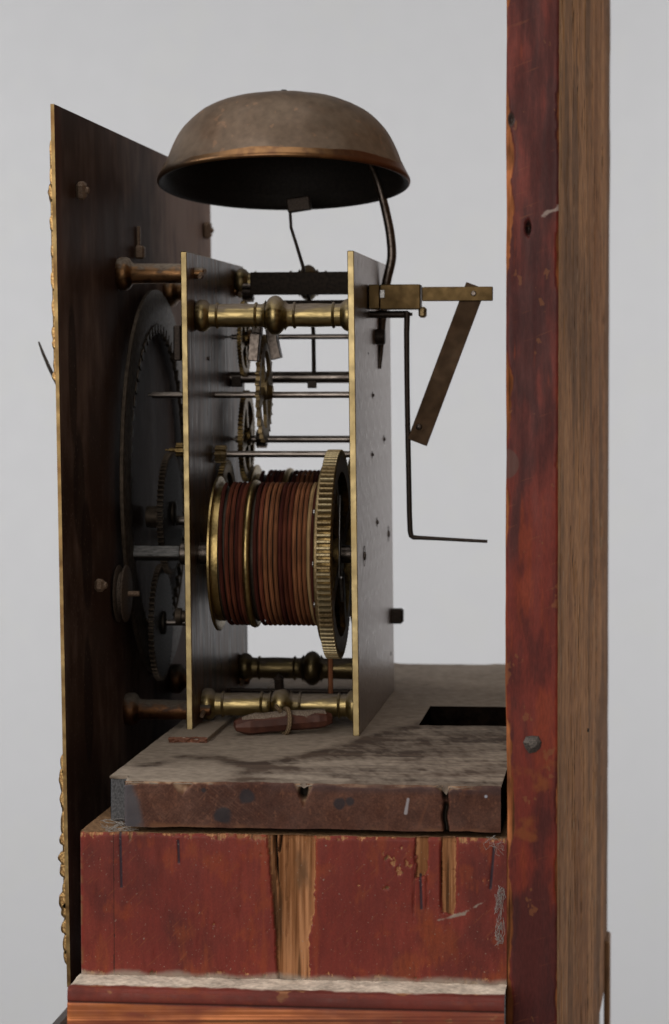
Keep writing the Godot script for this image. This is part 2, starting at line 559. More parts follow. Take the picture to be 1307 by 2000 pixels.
# ---------------------------------------------------------------- setting
func build_backdrop() -> void:
	var prof := [Vector2(2600, -3000)]
	for k in 9:
		var a := PI / 2 * k / 8.0
		prof.append(Vector2(-1500 + 600 * (1.0 - sin(a)), -3000 + 600 * (1.0 - cos(a))))
	prof.append(Vector2(-1500, 1800))
	var g := G.new()
	for i in prof.size() - 1:
		var a: Vector2 = prof[i]
		var b: Vector2 = prof[i + 1]
		g.quad(V(-3000, a.x, a.y), V(3000, a.x, a.y), V(3000, b.x, b.y), V(-3000, b.x, b.y), V(0, 1, 1))
	whole("backdrop", [g, M.paper], "plain light grey paper backdrop filling everything behind the clock", "backdrop", V(0, -1500, -3000), "structure")

# ---------------------------------------------------------------- the case
# what the red faces look like: t.x, t.y in mm on the face
func red_paint(x: float, y: float, k: float) -> Array:
	var e := N(x * 0.35, y * 0.2, k)
	var f := N(x * 2.2, y * 0.9, k + 9.0)
	var h := N(x * 11.0, y * 2.2, k + 20.0)
	var c := Color(0.185, 0.031, 0.0235).lerp(Color(0.24, 0.042, 0.029), ss(-0.3, 0.45, e + 0.3 * f))
	c = c.lerp(Color(0.105, 0.024, 0.021), ss(-0.05, 0.5, N(x * 0.45 + 40.0, y * 0.4, k) + 0.3 * f) * 0.75)
	c = c.lerp(Color(0.26, 0.06, 0.024), ss(0.25, 0.6, N(x * 0.7 + 80.0, y * 0.5, k) + 0.35 * f + 0.2 * h) * 0.6)
	var vs := 0.6 * N(x * 6.0, y * 1.0, k + 31.0)
	c = c.lerp(Color(0.11, 0.021, 0.016), ss(0.0, 0.6, vs + 0.6 * e) * 0.3)
	c = c.lerp(Color(0.29, 0.06, 0.02), ss(0.25, 0.6, N(x * 1.2 + 15.0, y * 1.3, k + 33.0) + 0.25 * h + 0.5 * e) * 0.4)
	c = c * (1.0 + 0.16 * h + 0.2 * N(x * 30.0, y * 20.0, k + 35.0))
	return [c, 0.5 + 0.2 * f + 0.15 * h + 0.15 * vs, 0.0]

func bare_wood(x: float, y: float, k: float) -> Color:
	var g := N(x * 7.0, y * 0.22, k)
	var g2 := N(x * 22.0, y * 0.6, k + 3.0)
	var c := Color(0.25, 0.105, 0.042).lerp(Color(0.49, 0.235, 0.112), ss(-0.4, 0.4, g + 0.5 * g2))
	return c.lerp(Color(0.06, 0.03, 0.014), ss(0.15, 0.45, N(x * 6.0 + 30.0, y * 0.2, k) + 0.3 * g2) * 0.8)

func seg_dist(p: Vector2, a: Vector2, b: Vector2) -> float:
	var d := b - a
	return p.distance_to(a + d * clampf((p - a).dot(d) / d.length_squared(), 0.0, 1.0))

# cheek block: x -17.5 .. 130.8, y -18 .. -68
func cheek_bare(x: float, y: float) -> float:       # 1 where the paint is gone down to raw wood
	var w := 0.55 * N(x * 3.0, y * 1.4, 5.0) + 0.45 * N(x * 2.0, y * 8.0, 6.0)
	var dy := (-18.0 - y) / 50.0
	var l0 := lerpf(48.2, 52.6, dy) + 0.4 * sin(dy * 5.0) + w
	var r0 := 65.0 + 0.6 * sin(dy * 7.0) - 2.2 * ss(0.45, 1.0, dy) + w * 1.4
	var m := ss(l0 - 0.25, l0 + 0.25, x) * (1.0 - ss(r0 - 0.25, r0 + 0.25, x))
	var b1 := ss(100.2 + w, 100.6 + w, x) * (1.0 - ss(104.2 - 1.5 * ss(0.1, 0.4, dy) + w, 104.8 - 1.5 * ss(0.1, 0.4, dy) + w, x)) if y > -31.0 + w * 6.0 else 0.0
	var b2 := ss(109.0 + w * 0.6, 109.3 + w * 0.6, x) * (1.0 - ss(113.9 - 0.5 * dy + w, 114.3 - 0.5 * dy + w, x)) if y > -44.2 + w else 0.0
	return maxf(m, maxf(b1, b2))

func cheek_chip(x: float, y: float) -> float:       # small chips that show pale wood under the paint
	var c := N(x * 4.5, y * 4.5, 60.0) + 0.6 * N(x * 14.0, y * 11.0, 61.0)
	var where := maxf(0.0, 1.0 - Vector2((x - 94.0) / 9.0, (y + 27.0) / 10.0).length()) * 0.42
	where = maxf(where, 0.36 * ss(-21.5, -18.3, y + 1.2 * N(x * 0.8, 2.0)))
	where = maxf(where, maxf(0.0, 1.0 - Vector2((x - 30.0) / 5.0, (y + 49.5 - (x - 30.0) * 0.35) / 1.2).length()) * 0.5)
	where = maxf(where, maxf(0.0, 1.0 - Vector2((x - 90.5) / 4.0, (y + 36.0) / 2.0).length()) * 0.4)
	where = maxf(where, 0.26 * ss(-64.5, -67.6, y))
	return ss(0.37, 0.45, c * 0.5 + where)

func cheek_line(x: float, y: float) -> float:       # blue black ink strokes
	var q := Vector2(x, y)
	var d := minf(seg_dist(q, V2(-3.2, -18), V2(-2.9, -37)), seg_dist(q, V2(17.3, -20.5), V2(17.5, -28.0)))
	d = minf(d, minf(seg_dist(q, V2(101.8, -31), V2(102.2, -42.5)), seg_dist(q, V2(127.2, -21), V2(126.0, -35))))
	return 1.0 - ss(0.25, 0.65, d)

func V2(x: float, y: float) -> Vector2:
	return Vector2(x, y)

func cheek_crack(x: float, y: float) -> float:      # splits in the bare strips
	var q := Vector2(x + 0.5 * N(x * 0.3, y * 0.9, 70.0), y)
	var d := 9.0
	d = minf(d, seg_dist(q, V2(51.2, -18), V2(52.9, -40)) + 0.55 * ss(-28.0, -41.0, y))
	d = minf(d, seg_dist(q, V2(53.2, -18), V2(52.7, -24)) + 0.1)
	d = minf(d, seg_dist(q, V2(55.4, -40), V2(55.2, -66)) + 0.42)
	d = minf(d, seg_dist(q, V2(55.8, -18), V2(55.0, -41)) + 0.40)
	d = minf(d, seg_dist(q, V2(100.2, -17), V2(99.4, -47)) + 0.35 + 0.2 * ss(-35.0, -48.0, y))
	d = minf(d, seg_dist(q, V2(103.9, -17), V2(104.2, -45)) + 0.45)
	d = minf(d, seg_dist(q, V2(109.2, -18), V2(109.0, -42)) + 0.30)
	d = minf(d, seg_dist(q, V2(113.9, -18), V2(113.8, -36)) + 0.45)
	d = minf(d, seg_dist(q, V2(109.3, -29.6), V2(114.0, -29.0)) + 0.46)
	return 1.0 - ss(0.12, 0.62, d)

func build_case() -> void:
	var c := thing("clock_case", "worn red lacquered wooden clock case with tall backboard, block and dusty moulding", "clock case", V(60, -1480, -60))
	# --- cheek block
	var X0 := -17.6
	var X1 := 131.6
	var at_block := func(u: float, v: float) -> Vector3:
		var x := lerpf(X0, X1, u)
		var y := lerpf(-18.0, -68.6, v)
		var h := -1.5 * cheek_bare(x, y) * (1.0 + 0.7 * N(x * 9.0, y * 0.3, 3.0)) - 0.3 * cheek_chip(x, y) - 3.0 * cheek_crack(x, y) + 0.12 * N(x * 2.0, y * 0.7, 1.0) - 0.25 * cheek_line(x, y)
		var ex: float = maxf(0.0, 1.6 - (x - X0)) / 1.6
		var ey: float = maxf(0.0, 1.3 - (-18.0 - y)) / 1.3
		h -= 1.3 * (1.0 - sqrt(maxf(0.0, 1.0 - ex * ex))) + 1.1 * (1.0 - sqrt(maxf(0.0, 1.0 - ey * ey)))
		if v <= 0.0:
			y += 0.5 * N(x * 1.2, 4.0)
		return V(x, y, 123.0 + h)
	var face := G.new()
	face.grid(330, 110, at_block, V(0, 0, 1))
	M.cheek = matte(painted("red lacquered block", 900, 310, func(u: float, v: float) -> Array:
		var x := lerpf(X0, X1, u)
		var y := lerpf(-18.0, -68.6, v)
		var r := red_paint(x, y, 100.0)
		var col: Color = r[0]
		var ro: float = r[1]
		var sc := N(x * 1.1 + y * 0.9, (y - x) * 14.0, 33.0)
		col = col.lerp(Color(0.26, 0.07, 0.03), ss(0.38, 0.55, sc) * 0.5)
		var edge := maxf(1.0 - ss(0.0, 1.6, x - X0), 1.0 - ss(0.0, 1.1, -18.0 - y))
		col = col.lerp(Color(0.22, 0.10, 0.045), edge * ss(-0.05, 0.3, N(x * 3.0, y * 3.0, 8.0)))
		var b := cheek_bare(x, y)
		var rim := ss(0.02, 0.5, b) * (1.0 - ss(0.5, 0.98, b))
		col = col.lerp(bare_wood(x, y, 7.0), b)
		col = col.lerp(Color(0.10, 0.022, 0.012), rim * 0.6)
		col = col.lerp(Color(0.30, 0.06, 0.025), (1.0 - b) * ss(0.35, 0.9, exp(-absf(x - 47.2) / 1.6) + exp(-absf(x - 65.6) / 1.4) + 0.5 * N(x * 3.0, y * 1.2, 93.0)) * 0.5)
		var dirty := maxf(0.0, 1.0 - Vector2((x - 60.5) / 5.0, (y + 30.0) / 13.0).length())
		col = col.lerp(Color(0.14, 0.075, 0.04), ss(0.1, 1.0, dirty + 0.5 * N(x * 6.0, y * 2.0, 90.0)) * b * 0.8)
		col = col.lerp(bare_wood(x, y, 17.0) * 1.05, cheek_chip(x, y) * (1.0 - b))
		col = col.lerp(Color(0.025, 0.026, 0.04), cheek_line(x, y) * 0.85)
		col = col.lerp(Color(0.012, 0.007, 0.004), cheek_crack(x, y))
		if absf(x + 5.6 + 0.15 * N(1.0, y)) < 0.12:
			col = Color(0.03, 0.012, 0.008)
		var d := ss(-66.0, -68.4, y + 1.4 * N(x * 1.5, y * 2.0, 44.0)) * 0.8
		d = maxf(d, 0.7 * ss(0.52, 0.62, N(x * 16.0, y * 16.0, 45.0)))
		d = maxf(d, 0.8 * (1.0 - ss(-0.1, 0.6, seg_dist(Vector2(x, y), V2(107.5, -46.6), V2(117.0, -43.8)) + 1.3 * N(x * 4.0, y * 6.0, 46.0))))
		d = maxf(d, 0.8 * (1.0 - ss(-0.15, 0.5, seg_dist(Vector2(x, y), V2(117.0, -43.8), V2(124.0, -39.6)) + 1.5 * N(x * 5.0, y * 5.0, 46.0))))
		col = col.lerp(Color(0.36, 0.31, 0.26), d)
		return [col, lerpf(ro, 0.9, maxf(b, d)), 0.0]), 0.3)
	var bk := G.new()
	bk.quad(V(X0, -18, 121.4), V(X0, -68.6, 121.4), V(X0, -68.6, -262), V(X0, -18, -262), V(-1, 0, 0))
	bk.quad(V(X1, -18, 121.4), V(X1, -68.6, 121.4), V(X1, -68.6, -262), V(X1, -18, -262), V(1, 0, 0))
	bk.quad(V(X0, -18, 60), V(X1, -18, 60), V(X1, -68.6, 60), V(X0, -68.6, 60), V(0, 0, -1))
	bk.quad(V(X0, -16.4, -262), V(X1, -16.4, -262), V(X1, -68.6, -262), V(X0, -68.6, -262), V(0, 0, -1))
	bk.quad(V(X0, -18, 60), V(-8.9, -18, 60), V(-8.9, -18, -262), V(X0, -18, -262), V(0, 1, 0))
	bk.quad(V(X0, -68.5, 120), V(X1, -68.5, 120), V(X1, -68.5, -262), V(X0, -68.5, -262), V(0, -1, 0))
	var tp := G.new()
	tp.grid(120, 20, func(u: float, v: float) -> Vector3: return V(lerpf(X0, X1, u), -18.0 + (0.5 * N(lerpf(X0, X1, u) * 1.2, 4.0) if v <= 0.0 else 0.25 * N(u * 90.0, v * 30.0)), lerpf(121.9, 60.0, v)), V(0, 1, 0))
	part("cheek_block", [face, M.cheek, bk, M.red, tp, M.raw], c)
	# --- moulding below: a dusty ledge, a rounded nose, a band of rubbed wood
	var ml := G.new()
	var mprof := [V2(118.0, -68.5), V2(122.2, -68.35), V2(136.6, -68.9), V2(138.6, -69.4), V2(139.7, -70.5), V2(140.0, -72.0), V2(140.0, -73.4), V2(139.7, -73.8), V2(139.75, -74.3), V2(140.2, -75.2), V2(140.5, -79.0), V2(140.5, -96.0), V2(136.0, -99.0), V2(136.0, -140.0)]
	var lens := [0.0]
	for i in range(1, mprof.size()):
		lens.append(lens[i - 1] + mprof[i].distance_to(mprof[i - 1]))
	var total: float = lens[-1]
	var mz := func(x: float, s: float) -> Vector3:
		var k := 0
		while k < mprof.size() - 2 and lens[k + 1] < s:
			k += 1
		var q: Vector2 = mprof[k].lerp(mprof[k + 1], clampf((s - lens[k]) / (lens[k + 1] - lens[k]), 0.0, 1.0))
		var e: float = maxf(0.0, 2.2 - (x + 19.0)) / 2.2
		var dusty := 1.0 - ss(16.0, 20.5, s)
		return V(x, q.y - 1.6 * (1.0 - sqrt(maxf(0.0, 1.0 - e * e))) * dusty + dusty * 0.35 * N(x * 3.0, s * 3.0, 2.0) + dusty * 0.5 * N(x * 0.7, s * 0.5, 6.0), q.x - 1.2 * (1.0 - sqrt(maxf(0.0, 1.0 - e * e))) + 0.12 * N(x * 0.5, s * 2.0, 4.0))
	ml.grid(260, 90, func(u: float, v: float) -> Vector3: return mz.call(lerpf(-19.0, 131.6, u), v * 40.0), V(0, 0.6, 1))
	var ml2 := G.new()
	ml2.grid(40, 30, func(u: float, v: float) -> Vector3: return mz.call(lerpf(-19.0, 131.6, u), lerpf(40.0, total, v)), V(0, 0, 1))
	M.moulding = matte(painted("dusty moulding", 760, 200, func(u: float, v: float) -> Array:
		var x := lerpf(-19.0, 131.6, u)
		var s := v * 40.0
		var r := red_paint(x * 0.6, s * 2.2, 300.0)
		var col: Color = r[0]
		col = col.lerp(Color(0.16, 0.05, 0.04), 0.35)
		var w := bare_wood(s * 1.1 + 0.03 * x, x * 0.3, 66.0)
		var band := ss(26.0, 27.0, s + 0.7 * N(x * 0.35, 3.0)) * (1.0 - ss(33.0, 36.5, s + 3.5 * N(x * 0.22, 8.0)))
		band *= 1.0 - 0.75 * ss(45.0, 95.0, x + 30.0 * N(s * 0.8, 2.0))
		col = col.lerp(w * Color(1.35, 0.95, 0.85), band * (0.5 + 0.7 * ss(-0.3, 0.25, N(x * 0.5, s * 1.2, 67.0)) + 0.6 * N(x * 0.7, s * 5.0, 12.0)))
		col = col.lerp(Color(0.03, 0.014, 0.01), (1.0 - ss(0.15, 0.6, absf(s - 25.8 - 0.25 * N(x * 0.5, 1.0)))) * 0.7)
		col = col.lerp(w, ss(0.42, 0.56, N(x * 1.4, s * 2.0, 55.0) + 0.3 * (1.0 - ss(19.0, 21.0, s)) * ss(17.0, 18.0, s)) * 0.6)
		var d := 1.0 - ss(17.2, 19.4, s + 1.6 * N(x * 1.6, s * 1.6, 22.0))
		var dk := N(x * 2.2, s * 2.2, 24.0)
		var crack := (1.0 - ss(0.1, 0.4, absf(s - 4.3 - 0.9 * N(x * 0.5, 30.0)))) * ss(-0.1, 0.1, N(x * 0.4, 31.0))
		var dc := Color(0.72, 0.63, 0.53) * (1.0 + 0.5 * dk + 0.35 * N(x * 9.0, s * 9.0, 25.0))
		dc = dc.lerp(Color(0.09, 0.05, 0.035), ss(0.15, 0.45, N(x * 0.9, s * 2.5, 27.0)) * (1.0 - ss(3.0, 8.0, s)))
		col = col.lerp(dc, d).lerp(Color(0.015, 0.01, 0.008), crack * 0.9)
		return [col, lerpf(r[1] + 0.08, 0.95, d), 0.0]), 0.3)
	var en := G.new()
	en.quad(V(-19.0, -71, 138), V(-19.0, -140, 136), V(-19.0, -140, 60), V(-19.0, -71, 60), V(-1, 0, 0))
	part("moulding", [ml, M.moulding, ml2, M.red, en, M.red], c)
	# --- the front moulding of the case, a dark slope at the lower left
	var fm := G.new()
	fm.prism(PackedVector2Array([V2(-18, -78), V2(-58, -120), V2(-58, -150), V2(-18, -150)]), V(0, 0, 136), V(1, 0, 0), V(0, 1, 0), V(0, 0, -1), 420, 0.6)
	part("front_moulding", [fm, M.dark_wood], c)
	# --- trunk down to the floor
	var tr := G.new()
	tr.box(V(56, -810, -60), V(146, 1340, 390), 2.0)
	part("trunk", [tr, M.red], c)
	build_backboard(c)

func build_backboard(c: Node3D) -> void:
	var Y0 := -150.0
	var Y1 := 330.0
	var edge_left := func(y: float) -> float: return 131.1 + 0.35 * N(y * 0.35, 1.0) + 0.5 * ss(0.2, 0.5, N(y * 0.12, 7.0))
	var bare := func(x: float, y: float) -> float:
		var w := 2.6 * ss(-0.15, 0.5, N(y * 0.25, 11.0) + 0.35 * N(y * 1.6, 12.0) + 0.35 * maxf(0.0, 1.0 - absf(y - 208.0) / 38.0))
		var l := 1.0 - ss(w - 0.25, w + 0.35, x - 131.2)
		var w2 := 0.9 * ss(0.0, 0.5, N(y * 0.3, 17.0) + 0.4 * N(y * 2.0, 18.0))
		return maxf(l, ss(w2 - 0.3, w2 + 0.2, 0.0) * 0.0 + 1.0 - ss(w2 - 0.25, w2 + 0.25, 148.9 - x))
	var face := G.new()
	face.grid(34, 520, func(u: float, v: float) -> Vector3:
		var y := lerpf(Y1, Y0, v)
		var x := lerpf(edge_left.call(y), 148.9, u)
		var q := Vector2(x, y)
		var h: float = -0.45 * bare.call(x, y) + 0.1 * N(x * 2.0, y * 0.5, 2.0)
		h -= 2.2 * (1.0 - ss(0.3, 1.0, Vector2((x - 138.6) / 1.2, (y - 191.0) / 3.2).length()))
		h -= 1.2 * (1.0 - ss(0.3, 1.0, Vector2((x - 132.9) / 1.3, (y - 227.5) / 2.4).length()))
		var e: float = maxf(0.0, 0.9 - (x - edge_left.call(y))) / 0.9
		h -= 0.7 * (1.0 - sqrt(maxf(0.0, 1.0 - e * e)))
		return V(x, y, 123.0 + h), V(0, 0, 1))
	M.post = matte(painted("worn red lacquer", 100, 1900, func(u: float, v: float) -> Array:
		var y := lerpf(Y1, Y0, v)
		var x := lerpf(131.1, 148.9, u)
		var st := N(x * 4.0, y * 0.28, 500.0) + 0.45 * N(x * 12.0, y * 0.9, 509.0)
		var cl := N(x * 1.1, y * 0.5, 501.0)
		var fine := N(x * 30.0, y * 6.0, 510.0)
		var dk := lerpf(0.30, 0.72, ss(70.0, 130.0, y)) + 0.40 * ss(-28.0, -40.0, y)
		var col := Color(0.185, 0.027, 0.017).lerp(Color(0.085, 0.0185, 0.0165), ss(-0.45, 0.45, dk - 0.5 + cl * 1.1 + st * 0.5))
		col = col.lerp(Color(0.055, 0.0165, 0.017), ss(0.1, 0.55, dk - 0.5 + N(x * 1.6 + 50.0, y * 0.35, 511.0) * 1.2) * 0.7)
		col = col.lerp(Color(0.26, 0.045, 0.017), ss(0.15, 0.55, -cl + st * 0.7 - (dk - 0.4)) * 0.6)
		col = col * (1.0 + 0.3 * fine)
		var r := [col, 0.5 + 0.15 * st + 0.15 * cl, 0.0]
		var rub := (1.0 - ss(2.0, 9.0, absf(y - 4.0))) + (1.0 - ss(2.0, 8.0, absf(y + 14.0)))
		col = col.lerp(Color(0.25, 0.07, 0.02), ss(0.5, 1.0, rub * 0.6 + N(x * 2.0, y * 2.0, 502.0)) * 0.7)
		var b: float = bare.call(x, y)
		col = col.lerp(bare_wood(x, y, 503.0) * Color(1.0, 0.75, 0.6) * (0.75 + 0.6 * N(x * 5.0, y * 1.5, 520.0)), b)
		var chip := ss(0.5, 0.56, N(x * 1.6, y * 1.0, 504.0) + 0.35 * N(x * 7.0, y * 5.0, 505.0))
		col = col.lerp(Color(0.24, 0.09, 0.035), chip * 0.55)
		var mark := seg_dist(Vector2(x, y), V2(143.2, 195.2), V2(148.4, 197.6)) + 1.3 * N(x * 4.0, y * 7.0, 507.0)
		col = col.lerp(Color(0.36, 0.28, 0.25), (1.0 - ss(0.2, 0.9, mark)) * 0.85)
		col = col.lerp(Color(0.02, 0.012, 0.01), 1.0 - ss(0.5, 1.1, Vector2((x - 138.6) / 1.2, (y - 191.0) / 3.2).length()))
		col = col.lerp(Color(0.05, 0.035, 0.03), 1.0 - ss(0.6, 1.1, Vector2((x - 132.9) / 1.4, (y - 227.5) / 2.8).length()))
		var wax := Vector2((x - 131.0) / 4.8, (y - 111.0) / 5.5).length()
		col = col.lerp(Color(0.12, 0.05, 0.042), 1.0 - ss(0.85, 1.0, wax))
		var scr := N((x + y * 0.3) * 0.8, (y - x * 0.35) * 9.0, 508.0)
		col = col.lerp(Color(0.28, 0.085, 0.035), ss(0.46, 0.58, scr) * 0.25)
		return [col, lerpf(r[1] * 0.95, 0.85, b), 0.0]), 0.3)
	# the raw side, running back from the corner
	var side := G.new()
	var grain := func(z: float, y: float) -> float:
		return N(z * 0.16, y * 0.05, 600.0) + 0.6 * N(z * 0.7, y * 0.10, 601.0)
	var pit := func(z: float, y: float) -> float:
		return ss(0.29, 0.43, N(z * 1.7, y * 0.35, 602.0) + 0.25 * N(z * 4.0, y * 0.9, 603.0) + 0.16 * ss(150.0, 300.0, y) * ss(0.0, 110.0, z))
	side.grid(150, 420, func(u: float, v: float) -> Vector3:
		var y := lerpf(Y1, Y0, v)
		var w := u * u * 0.4 + u * 0.6
		var z := lerpf(122.4, -252.0, w)
		return V(lerpf(149.5, 162.4, w) + 0.12 * grain.call(z, y) - 0.9 * pit.call(z, y) + 0.5 * ss(0.9, 1.0, u) * N(y * 0.3, 9.0), y, z), V(1, 0, 0.03))
	M.side = matte(painted("raw weathered wood", 230, 1500, func(u: float, v: float) -> Array:
		var y := lerpf(Y1, Y0, v)
		var w := u * u * 0.4 + u * 0.6
		var z := lerpf(122.4, -252.0, w)
		var g: float = grain.call(z, y)
		var fine := N(z * 1.3, y * 0.3, 604.0) + 0.6 * N(z * 2.5, y * 1.6, 608.0)
		var col := Color(0.235, 0.110, 0.050).lerp(Color(0.37, 0.195, 0.094), ss(-0.5, 0.5, g * 0.8 + 0.35 * fine))
		col = col.lerp(Color(0.13, 0.068, 0.036), ss(-0.05, 0.45, N(z * 0.16, y * 0.06, 605.0) + 0.5 * N(z * 0.4, y * 0.25, 609.0)) * 0.8)
		col = col * (1.0 + 0.35 * N(z * 1.2, y * 2.5, 610.0))
		col = col.lerp(Color(0.31, 0.15, 0.055), ss(0.33, 0.5, N(z * 0.5, y * 0.13, 606.0)) * 0.7)
		col = col.lerp(Color(0.045, 0.022, 0.012), pit.call(z, y) * 0.85)
		col = col.lerp(Color(0.35, 0.26, 0.17), ss(0.42, 0.55, N(z * 1.5 + y * 0.4, y * 1.2 - z * 0.3, 607.0)) * 0.5)
		col = col.lerp(Color(0.10, 0.065, 0.045), ss(-200.0, -250.0, z) * 0.7)
		return [col, 0.88, 0.0]), 0.3)
	# a pale strip of dust along the corner, and the hidden sides
	var lip := G.new()
	lip.grid(2, 300, func(u: float, v: float) -> Vector3:
		var y := lerpf(Y1, Y0, v)
		return V(148.9 + 0.6 * u + 0.12 * N(y * 3.0, 3.0), y, 122.95 - 0.5 * u), V(1, 0, 1))
	var rest := G.new()
	rest.quad(V(131.6, Y1, 122), V(131.6, Y0, 122), V(131.6, Y0, -252), V(131.6, Y1, -252), V(-1, 0, 0))
	rest.quad(V(131.6, Y1, -252), V(162.4, Y1, -252), V(162.4, Y0, -252), V(131.6, Y0, -252), V(0, 0, -1))
	rest.quad(V(131.6, Y1, 122), V(149, Y1, 122), V(162.4, Y1, -252), V(131.6, Y1, -252), V(0, 1, 0))
	var low := G.new()
	low.box(V(146, -825, -65), V(26, 1350, 370), 1.0)
	var b := part("backboard", [face, M.post, side, M.side, lip, M.raw, rest, M.raw, low, M.raw], c)
	var n := G.new()
	var o := V(140.3, 15.1, 122.6)
	var pts := PackedVector2Array()
	for i in 9:
		var a := TAU * i / 9.0 + 0.2
		pts.append(Vector2(cos(a), sin(a)) * (3.3 + 0.35 * sin(i * 2.3)))
	for i in 9:
		var a := V(pts[i].x, pts[i].y, 0)
		var d := V(pts[(i + 1) % 9].x, pts[(i + 1) % 9].y, 0)
		n.quad(o + a, o + d, o + d * 0.92 + V(0, 0, 1.0), o + a * 0.92 + V(0, 0, 1.0), a + d)
		n.quad(o + a * 0.92 + V(0, 0, 1.0), o + d * 0.92 + V(0, 0, 1.0), o + d * 0.45 + V(0.2, 0.3, 1.9), o + a * 0.45 + V(0.2, 0.3, 1.9), a + d + V(0, 0, 3))
		n.flat(o + a * 0.45 + V(0.2, 0.3, 1.9), o + d * 0.45 + V(0.2, 0.3, 1.9), o + V(0.2, 0.3, 2.0), V(0, 0, 1))
	part("nail", [n, M.nail], b)
	var pin := G.new()
	pin.rod(V(154.6, -4.5, -60), V(156.6, -4.5, -60), 0.8)
	part("nail", [pin, M.nail], b)
	var bt := G.new()
	bt.box(V(162.6, -185, -236), V(3.0, 116, 24), 0.8)
	part("batten", [bt, M.raw], c)

# ---------------------------------------------------------------- seat board: x -9.1 .. 129.6, y 0 .. -16, z 121 .. -261
func board_hole(x: float, y: float) -> float:
	var d := Vector2((x - 61.0) / 1.7, (y + 3.0) / 3.4).length() + 0.3 * N(x * 3.0, y * 3.0, 2.0)
	var a := 1.0 - ss(0.55, 1.0, d)
	var w := 110.3 + 0.35 * N(y * 0.9, 7.0) + 0.3 * sin(y * 0.7)
	var k := 1.0 - ss(0.5, 1.15, absf(x - w))
	var bump := maxf(0.0, 1.0 - absf(y + 5.5) / 1.6)
	return maxf(a, k * (1.0 - 0.6 * bump))

func board_chip(x: float, y: float) -> float:
	var d := (y + 0.2 + 1.1 * N(x * 0.6, 12.0) + 0.8 * N(x * 2.5, 13.0))
	var a := ss(-1.1, -0.5, d) * ss(-0.2, 0.25, N(x * 0.3, 14.0) + 0.3 * (1.0 - ss(5.0, 30.0, absf(x - 19.0))))
	var v := (1.0 - ss(0.7, 1.1, absf(x - 18.5) / 5.0 + (-y) / 4.6 + 0.35 * N(x * 1.5, y * 1.5, 15.0)))
	var w := (1.0 - ss(0.75, 1.1, absf(x - 61.2) / 3.6 + (-y) / 7.5 + 0.3 * N(x * 1.5, y * 1.5, 16.0)))
	var z := (1.0 - ss(0.75, 1.1, absf(x - 110.0) / 4.0 + (-y) / 3.0 + 0.3 * N(x * 1.5, y * 1.5, 16.0)))
	return maxf(maxf(a, z), maxf(v, w))

